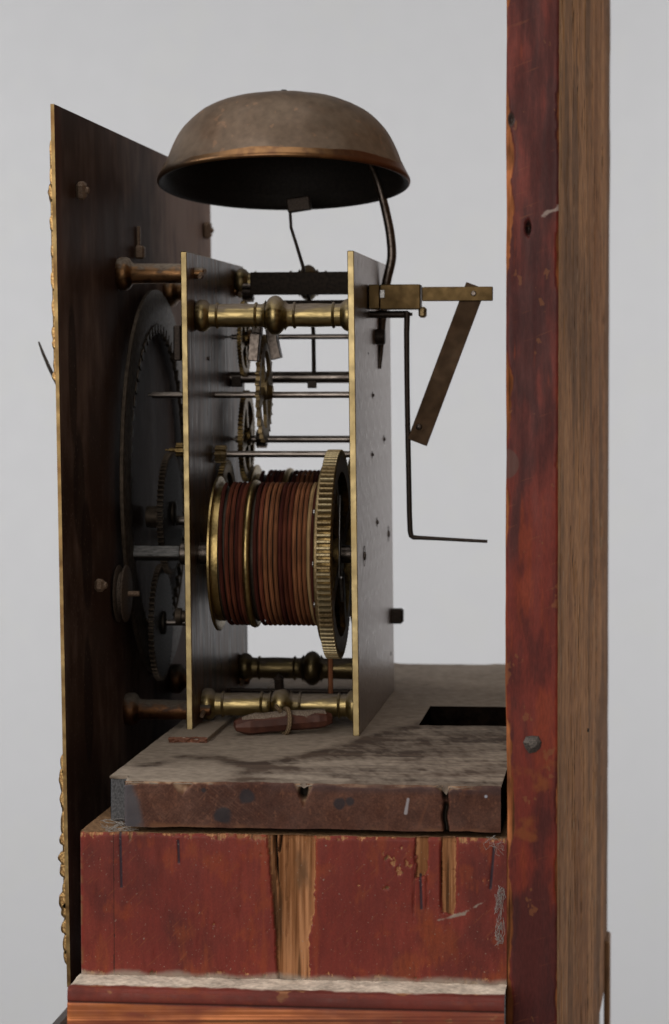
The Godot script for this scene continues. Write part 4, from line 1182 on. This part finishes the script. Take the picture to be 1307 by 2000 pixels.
# ---------------------------------------------------------------- winding drums
func build_drums() -> void:
	var yc := 69.8
	var zc := -24.0
	var o := thing("winding_drum", "brass winding drum wound with red brown cord beside its big toothed wheel", "winding drum", V(30, yc, zc), "winding drums between the plates")
	var bar := G.new()
	bar.lathe([V2(9.6, 0), V2(9.6, 27.0), V2(12.4, 27.0)], V(0, yc, zc), V(1, 0, 0), 72)
	var bar2 := G.new()
	bar2.lathe([V2(12.4, 27.0), V2(12.7, 26.6), V2(51.0, 26.6), V2(51.0, 0)], V(0, yc, zc), V(1, 0, 0), 72)  # dark under the cord: shade between the turns put into the colour
	part("barrel", [bar, M.brass, bar2, M.shaded_brass], o)
	var fl := G.new()
	fl.lathe([V2(8.7, 0), V2(8.7, 30.4), V2(9.0, 31.0), V2(9.7, 31.0), V2(10.0, 30.5), V2(10.0, 27.05)], V(0, yc, zc), V(1, 0, 0), 96)
	part("end_flange", [fl, M.brass], o)
	var dr := G.new()
	dr.lathe([V2(22.5, 27.1), V2(22.5, 28.4), V2(23.0, 29.3), V2(24.0, 29.7), V2(25.0, 29.3), V2(25.5, 28.4), V2(25.5, 27.1)], V(0, yc, zc), V(1, 0, 0), 96, false, 0.6)
	part("divider_ring", [dr, M.brass], o)
	# the cord: one helix, left out under the dividing ring
	var cg := G.new()
	var red := Color(0.18, 0.055, 0.032)
	var dark := Color(0.085, 0.024, 0.018)
	var tan_ := Color(0.31, 0.125, 0.06)
	var pale := Color(0.46, 0.30, 0.15)
	var turns := [[13.6, dark], [15.6, red], [17.6, red], [19.6, dark], [21.4, red], [26.9, dark], [28.9, red], [30.8, tan_], [32.8, tan_], [34.8, tan_ * 0.8], [36.7, dark], [38.6, red * 0.9], [40.5, red], [42.4, tan_], [44.3, tan_ * 1.1], [46.2, tan_ * 0.85], [48.1, pale], [50.0, dark]]
	for i in turns.size():
		var t: Array = turns[i]
		var nx: float = turns[i + 1][0] if i < turns.size() - 1 else t[0] + 0.1
		if nx - t[0] > 3.0:
			nx = t[0] + 0.4
		var pts := []
		var n := 56
		var first := 8 if i == 0 else 0
		for k in range(first, n + 1):
			var a := -PI * 0.75 + TAU * k / n              # the seam lies out of sight at the back
			var x := lerpf(t[0], nx, ss(0.0, 1.0, float(k) / n) * 0.5 + 0.5 * k / n) + 0.34 * N(k * 0.9, i * 9.0) + 0.1 * N(k * 3.0, i * 5.0)
			if i == 0:
				x -= 1.2 * (1.0 - ss(0.0, 0.6, float(k) / n))
			var r := 27.95 + 0.12 * N(k * 0.5, i * 5.0, 4.0)
			pts.append(V(x, yc + sin(a) * r * -1.0, zc + cos(a) * r))
		cg.tint = (t[1] as Color) * (1.0 + 0.5 * N(i * 7.0, 3.0))
		cg.tube(pts, 0.84, 12, 1.0, V(1, 0, 0), true, 2.0)
	for i in cg.c.size():
		var q := cg.p[i]
		cg.c[i] = cg.c[i] * (1.0 + 0.55 * N(q.x * 2.0, q.y * 1.2, q.z * 1.2) + 0.5 * N(q.x * 16.0, q.y * 12.0, q.z * 12.0))
	part("cord", [cg, M.cord], o)
	# the line that leaves the drum and hangs through the seat board
	var hg := G.new()
	hg.tint = tan_
	hg.tube([V(50.6, yc, zc - 27.9), V(50.6, yc - 20.0, zc - 28.1), V(50.8, 20.0, zc - 28.1), V(51.0, -60.0, zc - 28.1)], 1.05, 10)
	part("hanging_line", [hg, M.cord], o)
	# ratchet plate, great wheel, its teeth
	var rt := G.new()
	rt.lathe([V2(51.4, 0), V2(51.4, 35.6), V2(51.8, 36.0), V2(52.7, 36.0), V2(53.0, 35.6), V2(53.0, 20)], V(0, yc, zc), V(1, 0, 0), 96)
	part("ratchet_plate", [rt, M.brass_dusty], o)
	var w := G.new()
	w.lathe([V2(53.2, 33.0), V2(53.2, 39.2), V2(53.5, 39.4), V2(58.4, 39.4), V2(58.7, 39.1), V2(58.7, 33.0)], V(0, yc, zc), V(1, 0, 0), 128, true)
	for k in 4:
		var a := TAU * k / 4.0 + 0.5
		var d := V(0, cos(a), sin(a))
		w.box(V(57.5, yc, zc) + d * 21.0, V(2.2, 26.0, 6.0), 0.2, Basis(V(1, 0, 0), a))
	w.lathe([V2(53.4, 0), V2(53.4, 10.0), V2(58.6, 10.0), V2(58.6, 0)], V(0, yc, zc), V(1, 0, 0), 40)
	var gw := part("great_wheel", [w, M.brass_old], o)
	var tt := G.new()
	tt.prism(PackedVector2Array([V2(-0.70, -0.3), V2(-0.58, 1.7), V2(-0.36, 2.2), V2(0.36, 2.2), V2(0.58, 1.7), V2(0.70, -0.3)]), V(53.25, 0, 0), V(0, 0, 1), V(0, 1, 0), V(1, 0, 0), 5.4, 0.12)
	var variants := [mesh_of([tt, M.tooth], Vector3.ZERO), mesh_of([tt, M.brass_dusty], Vector3.ZERO)]
	var hidden := 104
	for i in hidden:
		var a := TAU * i / hidden
		inst("tooth", variants[0 if rng.randf() < 0.72 else 1], gw, Transform3D(Basis(V(1, 0, 0), a), V(0, yc, zc) + V(0, cos(a), sin(a)) * 39.6))
	# click and its spring on the wheel's face
	var ck := G.new()
	ck.tube([V(59.6, yc + 24, zc + 14), V(59.9, yc + 10, zc + 19), V(59.6, yc - 8, zc + 17)], 1.0, 8, 0.5, V(0, 1, 0.2))
	ck.box(V(60.0, yc - 12, zc + 12), V(2.0, 12, 5), 0.5, Basis(V(1, 0, 0), 0.5))
	part("click", [ck, M.bright_steel], o)
	var rv := G.new()
	for s in [[18.0, 32.0], [-18.0, 31.0], [-2.0, 36.0]]:
		rv.rod(V(51.4, yc + s[0], zc + s[1] * 0.84), V(50.4, yc + s[0], zc + s[1] * 0.84), 1.2, 14)
	part("rivet", [rv, M.bright_steel], o)
	var ab := G.new()
	ab.lathe([V2(-6.4, 4.4), V2(-6.2, 4.7), V2(1.0, 4.7), V2(1.0, 4.4), V2(8.6, 4.4)], V(0, yc, zc), V(1, 0, 0), 32)
	part("arbor", [ab, M.steel], o)
	ab = G.new()
	ab.lathe([V2(58.6, 3.6), V2(62.5, 3.6), V2(62.5, 2.2), V2(67.0, 2.2), V2(67.0, 0)], V(0, yc, zc), V(1, 0, 0), 32)
	part("arbor_end", [ab, M.steel], o)
	var sq := G.new()
	sq.box(V(-17.0, yc, zc), V(21.0, 5.0, 5.0), 0.4, Basis(V(1, 0, 0), -0.42))
	part("winding_square", [sq, M.bright_steel], o, "bright square winding end of the arbor")
	# the second drum, at the far side of the frame: one more like it
	var o2: Node3D = o.duplicate()
	o2.name = unique("winding_drum")
	add_child(o2, true)
	o2.position = V(30, yc + 1.0, -130.0) * S
	o2.set_meta("label", "second cord wound drum half hidden at the far side of the frame")
	o.set_meta("label", "near brass winding drum wound with red brown cord, big toothed wheel at its right")

# ---------------------------------------------------------------- wheels
func toothed(o: Node3D, called: String, x: float, y: float, z: float, r: float, th: float, n: int, rim: float, spokes: int, mat: Material, tooth_h: float, saw := false, tooth_mat: Material = null) -> void:
	var g := G.new()
	g.lathe([V2(0, r - tooth_h - rim), V2(0, r - tooth_h), V2(th, r - tooth_h), V2(th, r - tooth_h - rim)], V(x, y, z), V(1, 0, 0), 72, true)
	for k in spokes:
		var a := TAU * k / spokes + 0.35
		var l := r - tooth_h - rim * 0.6
		var pts := PackedVector2Array([V2(-r * 0.12, 0), V2(-r * 0.075, l * 0.6), V2(-r * 0.15, l), V2(r * 0.15, l), V2(r * 0.075, l * 0.6), V2(r * 0.12, 0)])
		g.prism(pts, V(x + th * 0.06, y, z), V(0, -sin(a), cos(a)), V(0, cos(a), sin(a)), V(1, 0, 0), th * 0.88)
	g.lathe([V2(-1.4, 0), V2(-1.4, r * 0.15), V2(-0.9, r * 0.2), V2(th + 0.9, r * 0.2), V2(th + 1.4, r * 0.15), V2(th + 1.4, 0)], V(x, y, z), V(1, 0, 0), 28)
	var w := part(called, [g, mat], o)
	var p := TAU * (r - tooth_h) / n
	var t := G.new()
	var outl := PackedVector2Array([V2(-p * 0.27, -0.25), V2(-p * 0.2, tooth_h * 0.75), V2(-p * 0.08, tooth_h), V2(p * 0.08, tooth_h), V2(p * 0.2, tooth_h * 0.75), V2(p * 0.27, -0.25)])
	if saw:
		outl = PackedVector2Array([V2(-p * 0.45, -0.25), V2(p * 0.02, tooth_h), V2(p * 0.12, tooth_h), V2(p * 0.16, -0.25)])
	t.prism(outl, V(0.02, 0, 0), V(0, 0, 1), V(0, 1, 0), V(1, 0, 0), th - 0.04)
	var tm := mesh_of([t, tooth_mat if tooth_mat != null else mat], Vector3.ZERO)
	for i in n:
		var a := TAU * i / n
		inst("tooth", tm, w, Transform3D(Basis(V(1, 0, 0), a), V(x, y, z) + V(0, cos(a), sin(a)) * (r - tooth_h)))

func pinion(o: Node3D, x0: float, x1: float, y: float, z: float, r: float, n: int, mat: Material) -> void:
	var pts := PackedVector2Array()
	for i in n:
		for q in [[-0.30, 0.58], [-0.20, 0.95], [0.0, 1.0], [0.20, 0.95], [0.30, 0.58]]:
			var a: float = TAU * (i + q[0]) / n
			pts.append(Vector2(cos(a), sin(a)) * r * q[1])
	var g := G.new()
	g.prism(pts, V(x0, y, z), V(0, 1, 0), V(0, 0, 1), V(1, 0, 0), x1 - x0, 0.1)
	part("pinion", [g, mat], o)

func axle(o: Node3D, x0: float, x1: float, y: float, z: float, r: float, mat: Material = null) -> void:
	var g := G.new()
	g.lathe([V2(0, 0), V2(0, r * 0.45), V2(1.5, r * 0.45), V2(1.7, r), V2(x1 - x0 - 1.7, r), V2(x1 - x0 - 1.5, r * 0.45), V2(x1 - x0, r * 0.45), V2(x1 - x0, 0)], V(x0, y, z), V(1, 0, 0), 20)
	part("arbor", [g, M.arbor if mat == null else mat], o)

func build_trains() -> void:
	var grp := "wheel arbors between the plates"
	var e := thing("escape_wheel", "thin brass escape wheel with pointed saw teeth on a long steel arbor", "clock wheel", V(21, 113, -68), grp)
	toothed(e, "wheel", 20.6, 135.4, -68.0, 22.3, 1.7, 30, 3.0, 4, M.brass_dusty, 3.0, true)
	axle(e, -27.5, 66.0, 133.0, -68.0, 1.35)
	var hub := G.new()
	hub.lathe([V2(22.4, 0), V2(22.4, 3.0), V2(23.6, 3.4), V2(25.2, 2.6), V2(25.4, 0)], V(0, 134.2, -68), V(1, 0, 0), 24)
	part("collet", [hub, M.brass], e)
	var w2 := thing("train_wheel", "dark toothed wheel low behind the escape wheel on the third arbor", "clock wheel", V(8, 95, -115), grp)
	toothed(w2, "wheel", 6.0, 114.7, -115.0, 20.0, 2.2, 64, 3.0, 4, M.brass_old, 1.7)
	axle(w2, 0.6, 66.0, 113.4, -115.0, 1.55)
	pinion(w2, 11.5, 16.0, 113.6, -115.0, 4.0, 8, M.steel)
	var w3 := thing("fly_wheel", "small toothed wheel with copper boss high behind the upper pillar", "clock wheel", V(8, 141, -104), grp)
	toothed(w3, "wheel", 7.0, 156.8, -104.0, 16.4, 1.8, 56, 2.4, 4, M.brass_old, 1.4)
	axle(w3, 0.6, 65.5, 157.6, -104.0, 1.1)
	var ball := G.new()
	ball.lathe([V2(9.2, 0), V2(9.2, 2.4), V2(10.4, 3.4), V2(11.8, 3.2), V2(12.8, 1.8), V2(12.8, 0)], V(0, 157.6, -104), V(1, 0, 0), 24)
	part("boss", [ball, M.foot], w3)
	pinion(w3, 7.4, 12.0, 176.5, -104.0, 4.0, 8, M.steel)
	var c := thing("pinion_arbor", "plain steel arbor with a small leaf pinion just above the cord drum", "clock arbor", V(32, 105, -63), grp)
	axle(c, 0.6, 66.0, 108.5, -63.0, 1.35)
	pinion(c, 1.6, 6.4, 108.5, -63.0, 3.7, 8, M.brass_dusty)
	var cw := thing("centre_wheel", "brass centre wheel mostly hidden behind the end flange of the near drum", "clock wheel", V(4, 56, -80), grp)
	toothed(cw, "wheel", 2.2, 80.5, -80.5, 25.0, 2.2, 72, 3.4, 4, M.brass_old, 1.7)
	axle(cw, -22.0, 67.0, 79.8, -80.5, 2.0)
	# motion work between the front plate and the dial, metal darkened for shade
	var mg := "motion work wheels behind the dial"
	var h := thing("hour_gear", "upper brass wheel seen edge on between dial and front plate", "clock wheel", V(-18, 60, -70), mg)
	toothed(h, "wheel", -20.0, 83.5, -69.0, 25.5, 2.6, 72, 22.0, 0, M.shaded_brass, 2.0, false, M.ring)
	var bs := G.new()
	bs.rod(V(-28.5, 82, -69), V(-17.6, 82, -69), 4.6, 28)
	part("pipe", [bs, M.ring], h)
	var h2 := thing("minute_gear", "lower brass wheel with lit square teeth between dial and front plate", "clock wheel", V(-22, 14, -64), mg)
	toothed(h2, "wheel", -23.0, 38.0, -64.0, 24.5, 2.2, 60, 21.0, 0, M.shaded_brass, 2.2, false, M.ring)
	axle(h2, -29.0, -2.0, 38.0, -64.0, 1.3)
	var p := thing("motion_pinion", "small brass leaf pinion standing out from the front plate", "pinion", V(-9, 108, -52), mg)
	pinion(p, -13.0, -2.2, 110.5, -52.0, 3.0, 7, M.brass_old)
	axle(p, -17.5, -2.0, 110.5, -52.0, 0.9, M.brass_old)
	var k := thing("bushed_stud", "short dark brass stud with collar below the winding square", "stud", V(-8, 41, -44), mg)
	var kg := G.new()
	kg.lathe([V2(-12.0, 0), V2(-12.0, 3.4), V2(-9.6, 3.4), V2(-9.4, 2.4), V2(-2.0, 2.4)], V(0, 42.5, -44), V(1, 0, 0), 24)
	part("collar", [kg, M.ring], k)
	var rk := thing("rack_lever", "dark iron lever standing against the front plate's dial side", "lever", V(-5, 120, -20), "")
	var rg := G.new()
	rg.box(V(-5.2, 154, -13), V(3.0, 14, 6), 0.5)
	rg.box(V(-4.0, 140, -30), V(2.0, 44, 7), 0.5, Basis(V(1, 0, 0), 0.25))
	part("arm", [rg, M.iron], rk)

# ---------------------------------------------------------------- bell, its stand and hammer
func build_bell() -> void:
	var up := V(0.004, 1.0, -0.096).normalized()
	up = V(0.0, 1.0, 0.0).rotated(V(1, 0, 0), deg_to_rad(-8.13)).rotated(V(0, 0, 1), deg_to_rad(0.8))
	var ctr := V(28.9, 220.5, -76.0)
	var o := thing("clock_bell", "wide domed bronze bell, dusty grey brown with a coppery band at its rim", "bell", ctr)
	var R := [V2(0, 52.1), V2(0.5, 52.7), V2(1.6, 52.8), V2(3.2, 52.0), V2(6, 50.6), V2(9, 49.2), V2(12, 47.9), V2(16, 46.2), V2(20, 44.0), V2(24, 41.0), V2(28, 36.8), V2(31, 32.0), V2(33.3, 26.4), V2(35, 19.5), V2(36.2, 12.5), V2(36.9, 6), V2(37.1, 0)]
	var fine := []
	for i in R.size() - 1:
		for k in 4:
			fine.append((R[i] as Vector2).cubic_interpolate(R[i + 1], R[max(i - 1, 0)], R[min(i + 2, R.size() - 1)], k / 4.0))
	fine.append(R[-1])
	R = fine
	var total := 0.0
	for i in R.size() - 1:
		total += R[i].distance_to(R[i + 1])
	M.bell = painted("bell bronze", 512, 1024, func(u: float, v: float) -> Array:
		var a := v * TAU
		var s := u * total
		var x := cos(a) * 10.0
		var y := sin(a) * 10.0
		var e := N(x * 1.2, y * 1.2, s * 0.25)
		var f := N(x * 5.0, y * 5.0, s * 1.0 + 90.0)
		var h := N(x * 22.0, y * 22.0, s * 4.4 + 50.0)
		var col := Color(0.145, 0.100, 0.069).lerp(Color(0.175, 0.129, 0.093), ss(-0.3, 0.4, e + 0.4 * f))
		col = col.lerp(Color(0.22, 0.125, 0.075), ss(0.1, 0.4, N(x * 2.0 + 30.0, y * 2.0, s * 0.5)) * 0.25)
		col = col * (1.0 + 0.26 * h)
		col = col.lerp(Color(0.28, 0.165, 0.1), ss(0.4, 0.52, N(x * 14.0, y * 14.0, s * 2.8 + 140.0)) * 0.6)
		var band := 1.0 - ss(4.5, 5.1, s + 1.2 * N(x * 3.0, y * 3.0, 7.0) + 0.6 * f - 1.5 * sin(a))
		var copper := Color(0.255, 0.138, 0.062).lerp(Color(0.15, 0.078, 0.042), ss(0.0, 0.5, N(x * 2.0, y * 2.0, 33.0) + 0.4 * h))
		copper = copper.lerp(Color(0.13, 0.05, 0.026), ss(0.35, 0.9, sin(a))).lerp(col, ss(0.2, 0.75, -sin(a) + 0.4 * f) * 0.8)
		col = col.lerp(copper, band)
		var ro := lerpf(0.56 + 0.3 * f, 0.40, band)
		return [col, ro, lerpf(0.45, 0.9, band)])
	M.bell.uv1_scale = Vector3(1.0 / total, 1, 1)
	var hm := noise_image(71, 0.05, 512, 512)
	hm.convert(Image.FORMAT_RGBA8)
	hm.bump_map_to_normal_map(4.0)
	var d := G.new()
	d.lathe(R, ctr, up, 200, false, 0.6, V(0, 0, 1))
	for i in d.p.size():                # the hammered, pitted skin of the casting
		var q: Vector3 = d.p[i]
		var s := (q - ctr).dot(up)
		d.p[i] += d.n[i] * (0.22 * N(q.x * 1.8, q.y * 1.8, q.z * 1.8) + 0.25 * N(q.x * 0.4, q.y * 0.4, q.z * 0.4)) * ss(5.0, 9.0, s)
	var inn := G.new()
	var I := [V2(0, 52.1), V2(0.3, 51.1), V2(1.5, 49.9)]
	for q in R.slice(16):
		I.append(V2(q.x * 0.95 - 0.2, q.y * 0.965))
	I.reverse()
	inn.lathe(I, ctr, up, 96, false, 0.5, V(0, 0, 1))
	part("dome", [d, M.bell, inn, M.bell_shade], o)
	var nt := G.new()
	nt.lathe([V2(36.8, 0), V2(36.8, 3.2), V2(37.8, 3.1), V2(38.0, 1.9), V2(39.6, 1.8), V2(40.2, 1.2), V2(40.4, 0)], ctr, up, 20)
	part("cap_nut", [nt, M.iron], o)
	# the stand: a steel strap bent up from the back plate into the bell
	var sd := thing("bell_stand", "curved dark steel strap rising from the back plate into the bell", "bell stand", V(68, 145, -105))
	var path := []
	var key := [V(66.9, 144, -96), V(67.4, 152, -98), V(67.7, 163, -101), V(68.0, 172, -105), V(68.9, 181, -108), V(71.0, 191, -109), V(70.6, 200, -109), V(69.2, 208, -109), V(67.4, 216, -108), V(64.8, 225, -107), V(60.5, 234, -103), V(53, 242, -97), V(43, 248, -89), V(30, 251.5, -81)]
	for i in key.size() - 1:
		for k in 4:
			var p0: Vector3 = key[max(i - 1, 0)]
			var p3: Vector3 = key[min(i + 2, key.size() - 1)]
			path.append((key[i] as Vector3).cubic_interpolate(key[i + 1], p0, p3, k / 4.0))
	path.append(key[-1])
	var rr := []
	for i in path.size():
		rr.append(lerpf(1.1, 2.5, ss(0.0, 14.0, i)) - 0.6 * ss(20.0, 50.0, i))
	var sg := G.new()
	sg.tube(path, rr, 14, 0.8, V(0, 0, 1))
	part("strap", [sg, M.steel], sd)
	var sc := G.new()
	sc.lathe([V2(0, 0), V2(0, 3.3), V2(3.6, 3.3), V2(4.0, 2.9), V2(4.0, 0)], V(66.4, 157.2, -85.0), V(1, 0, 0), 12, false, 0.95)
	part("screw", [sc, M.iron], sd)
	# hammer: an arbor low down, a flat tail, a stem that reaches up under the bell
	var h := thing("bell_hammer", "dark bell hammer with a square head under the bell's far rim", "bell hammer", V(34, 137, -112))
	axle(h, -2.0, 65.5, 140.2, -112.0, 2.5)
	var st := G.new()
	st.tube([V(37.0, 136, -112), V(37.0, 145, -112), V(37.0, 160, -110.5), V(36.0, 172, -106), V(33.6, 188, -101), V(31.0, 197, -100), V(28.8, 204, -100), V(28.4, 211.0, -100)], [1.7, 1.7, 1.6, 1.5, 1.4, 1.3, 1.2, 1.2], 12, 0.55, V(0, 0, 1))
	part("stem", [st, M.iron], h)
	var hd := G.new()
	hd.box(V(32.3, 213.8, -100), V(10.0, 6.0, 5.6), 0.5, Basis(V(0, 0, 1), 0.14))
	part("head", [hd, M.iron], h)
	var bk := G.new()
	bk.box(V(36.6, 137.2, -108.6), V(4.0, 3.4, 1.2), 0.3)
	bk.box(V(-0.0 + 3.5, 138.6, -112), V(5.0, 5.0, 5.0), 0.5)
	part("block", [bk, M.iron], h)

# ---------------------------------------------------------------- what stands behind the back plate: cock, crutch, strip
func build_back() -> void:
	var o := thing("back_cock", "brass cock bracket standing out from the back plate, carrying a flat arm", "bracket", V(68, 165, -58))
	var bd := G.new()
	bd.box(V(79.4, 173.0, -59.0), V(16.6, 10.2, 9.6), 0.35)
	bd.box(V(69.0, 173.0, -57.5), V(4.6, 10.0, 12.0), 0.35)
	part("block", [bd, M.cock], o)
	var ar := G.new()
	ar.box(V(102.8, 174.1, -55.4), V(28.8, 5.8, 2.2), 0.25, Basis(V(0, 0, 1), 0.0))
	part("arm", [ar, M.cock], o)
	var er := G.new()
	er.box(V(88.2, 166.8, -60.0), V(3.0, 4.4, 7.0), 0.8)
	part("ear", [er, M.brass_dusty], o)
	var hl := G.new()
	hl.rod(V(89.4, 167.4, -57.6), V(90.0, 167.4, -57.6), 0.6, 10)
	part("screw", [hl, M.iron], o)
	var sl := G.new()
	sl.box(V(72.0, 174.2, -54.1), V(2.4, 3.4, 0.8), 0.2)
	part("screw", [sl, M.bright_steel], o)
	var nb := G.new()
	nb.rod(V(109.4, 174.2, -55.0), V(109.4, 174.2, -53.2), 1.1, 14, 0.3)
	part("pin", [nb, M.steel], o)
	# the strip that hangs askew from the arm
	var s := thing("suspension_strip", "flat dark bronze strip hanging askew from the cock's arm", "strip", V(98, 116, -58))
	var a := V(109.8, 176.4, -57.2)
	var b := V(86.6, 114.6, -57.2)
	var d := (b - a).normalized()
	var rot := Basis(V(0, 0, 1), atan2(d.x, -d.y))
	var sg := G.new()
	sg.box((a + b) / 2.0, V(8.4, a.distance_to(b) + 2.4, 0.9), 0.12, rot)
	part("blade", [sg, M.bronze], s)
	for q in [b + d * -5.0 + V(-1.4, 0.6, 0)]:
		var rv := G.new()
		rv.lathe([V2(0, 1.3), V2(0.7, 1.1), V2(1.0, 0.6), V2(1.1, 0)], q + V(0, 0, 0.4), V(0, 0, 1), 16)
		part("rivet", [rv, M.steel], s)
	# pallets and crutch turn together on one arbor
	var p := thing("pallet_crutch", "thin black crutch rod bent at its foot, with steel pallets over the escape wheel", "crutch", V(60, 73, -60))
	axle(p, 0.6, 84.0, 166.0, -60.0, 1.5, M.iron)
	var rod := G.new()
	rod.tube([V(82.0, 167.0, -58), V(81.8, 158, -58), V(81.9, 140, -58), V(82.2, 120, -58), V(82.6, 100, -58), V(82.9, 84, -58), V(83.2, 77.0, -58), V(83.6, 75.2, -58), V(84.6, 74.5, -58), V(87.0, 74.4, -58), V(96, 74.0, -57.5), V(106, 73.5, -57), V(115, 73.1, -56.5)], [1.25, 1.15, 1.1, 1.1, 1.1, 1.1, 1.1, 1.1, 1.0, 0.85, 0.75, 0.7, 0.65], 14)
	part("crutch_rod", [rod, M.iron], p)
	var pl := G.new()
	pl.box(V(20.0, 152.6, -50.0), V(4.4, 11.4, 5.0), 0.4, Basis(V(0, 0, 1), -0.1))
	pl.box(V(21.0, 163.0, -52.5), V(4.0, 12.0, 6.0), 0.4, Basis(V(1, 0, 0), -0.35))
	part("pallet", [pl, M.steel], p)
	var pl2 := G.new()
	pl2.prism(PackedVector2Array([V2(-2.4, 0), V2(2.4, 0), V2(3.0, -7), V2(4.6, -14.5), V2(0.6, -15.5), V2(-1.0, -9)]), V(24.0, 163.0, -74), V(1, 0, 0), V(0, 1, 0), V(0, 0, 1), 7.0, 0.3)
	part("pallet", [pl2, M.steel], p)

# ---------------------------------------------------------------- small loose things
func build_small() -> void:
	# wooden toggle tied to the lower pillar
	var t := thing("wooden_toggle", "short whittled red brown stick lying under the lower pillar", "stick", V(38, 0, 0))
	var a := V(19.2, 3.6, 2.0)
	var b := V(56.0, 5.6, -10.0)
	var g := G.new()
	var pts := []
	var rr := []
	for k in 15:
		var u := k / 14.0
		pts.append(a.lerp(b, u) + V(0, 0.2 * sin(u * PI), 0))
		rr.append(3.8 * (0.5 + 0.5 * ss(-0.02, 0.13, u)) * (1.0 - 0.45 * ss(0.90, 1.0, u)))
	g.tube(pts, rr, 9)
	g.bend(func(q: Vector3) -> Vector3: return q + V(0.9 * N(q.y * 4.0, q.z * 4.0, 3.0) * ss(44.0, 56.0, absf(q.x - 37.6) * 3.0), 0.7 * N(q.x * 0.8, q.y * 5.0, q.z * 5.0), 0.6 * N(q.x, q.z * 5.0, 5.0))).facet()
	var tm := painted("dusty toggle", 128, 128, func(u: float, v: float) -> Array:
		var top := cos(v * TAU - 0.0)
		var e := N(u * 60.0, v * 20.0, 3.0)
		var c := Color(0.055, 0.016, 0.010).lerp(Color(0.10, 0.034, 0.02), ss(-0.3, 0.3, e))
		return [c, 0.6, 0.0])
	tm.uv1_scale = Vector3(2.0 / 40.0, 1, 1)
	part("stick", [g, tm], t)
	var du := G.new()
	var r0 := []
	for k in 15:
		r0.append(rr[k] * 0.8)
	var up := []
	for k in 15:
		up.append(pts[k] + V(0, rr[k] * 0.30, 0))
	du.tube(up.slice(1, 14), r0.slice(1, 14), 12)
	du.bend(func(q: Vector3) -> Vector3: return q + V(0, 1.1 * N(q.x * 3.4, q.y * 3.0, q.z * 6.0), 0.2 * N(q.x * 3.0, q.z * 5.0, 5.0)))
	part("dust", [du, M.stick_dust], t)
	var c := G.new()
	c.tint = Color(0.34, 0.24, 0.15)
	var loop := []
	for k in 33:
		var q := TAU * k / 32.0
		loop.append(V(38.4 + 2.3 * sin(q) + 0.5 * cos(q), 5.0 + 4.9 * cos(q), -4.2 + 5.2 * sin(q)))
	c.tube(loop, 0.95, 10, 1.0, Vector3.ZERO, false, 2.4)
	c.tube([V(36.5, 9.4, -2.0), V(34.6, 10.6, -6.0), V(33.0, 8.0, -18.4), V(33.5, 2.0, -21.0)], 0.9, 10, 1.0, Vector3.ZERO, true, 2.4)
	var cl := thing("cord_loop", "twisted tan cord looped round the little stick at the lower pillar", "cord", V(38, 0, -3))
	part("loop", [c, M.cord], cl)
	# the batten the front plate stands on
	var bt := thing("wood_batten", "dusty thin wooden batten with a broken end under the front plate", "batten", V(4, 0, -70))
	var bg := G.new()
	bg.box(V(4.2, 0.9, -70.5), V(15.0, 2.0, 187.0), 0.2)
	var be := G.new()
	be.grid(40, 10, func(u: float, v: float) -> Vector3:
		return V(lerpf(-3.3, 11.7, u), lerpf(2.1, -0.2, v) + 0.3 * N(u * 60.0, v * 9.0), 24.0 + 3.0 * N(u * 34.0, v * 12.0, 2.0) + 1.6 * N(u * 110.0, v * 30.0, 6.0)), V(0, 0, 1))
	part("batten_body", [bg, M.dust], bt)
	part("broken_end", [be, M.red_wood], bt)
	# cobwebs and fluff: fine threads nobody could count
	var wb := G.new()
	var strand := func(c0: Vector3, spread: Vector3, n: int, r: float) -> void:
		for i in n:
			var p0 := c0 + V(rng.randf_range(-1, 1), rng.randf_range(-1, 1), rng.randf_range(0, 1)) * spread
			var p1 := c0 + V(rng.randf_range(-1, 1), rng.randf_range(-1, 1), rng.randf_range(0, 1)) * spread
			var m := (p0 + p1) / 2.0 + V(rng.randf_range(-1, 1), rng.randf_range(-1, 1), rng.randf_range(0, 0.6)) * spread * 0.5
			wb.tube([p0, (p0 + m) / 2.0 + V(0.1, 0.1, 0.1), m, (p1 + m) / 2.0 + V(-0.1, 0.1, 0), p1], r, 4)
	strand.call(V(129.0, -41.0, 123.2), V(1.6, 4.6, 0.8), 22, 0.05)
	strand.call(V(129.6, -36.5, 123.2), V(1.2, 2.6, 1.0), 18, 0.07)
	strand.call(V(127.5, -20.5, 123.0), V(3.6, 3.4, 1.0), 16, 0.05)
	strand.call(V(129.0, -50.0, 123.2), V(1.5, 5.0, 0.5), 22, 0.07)
	strand.call(V(-4.0, -16.6, 116.0), V(7.0, 2.4, 5.0), 40, 0.07)
	whole("cobweb", [wb, M.web], "wisps of grey cobweb and lint caught in the corners of the red block", "cobweb", V(60, -40, 123), "stuff")
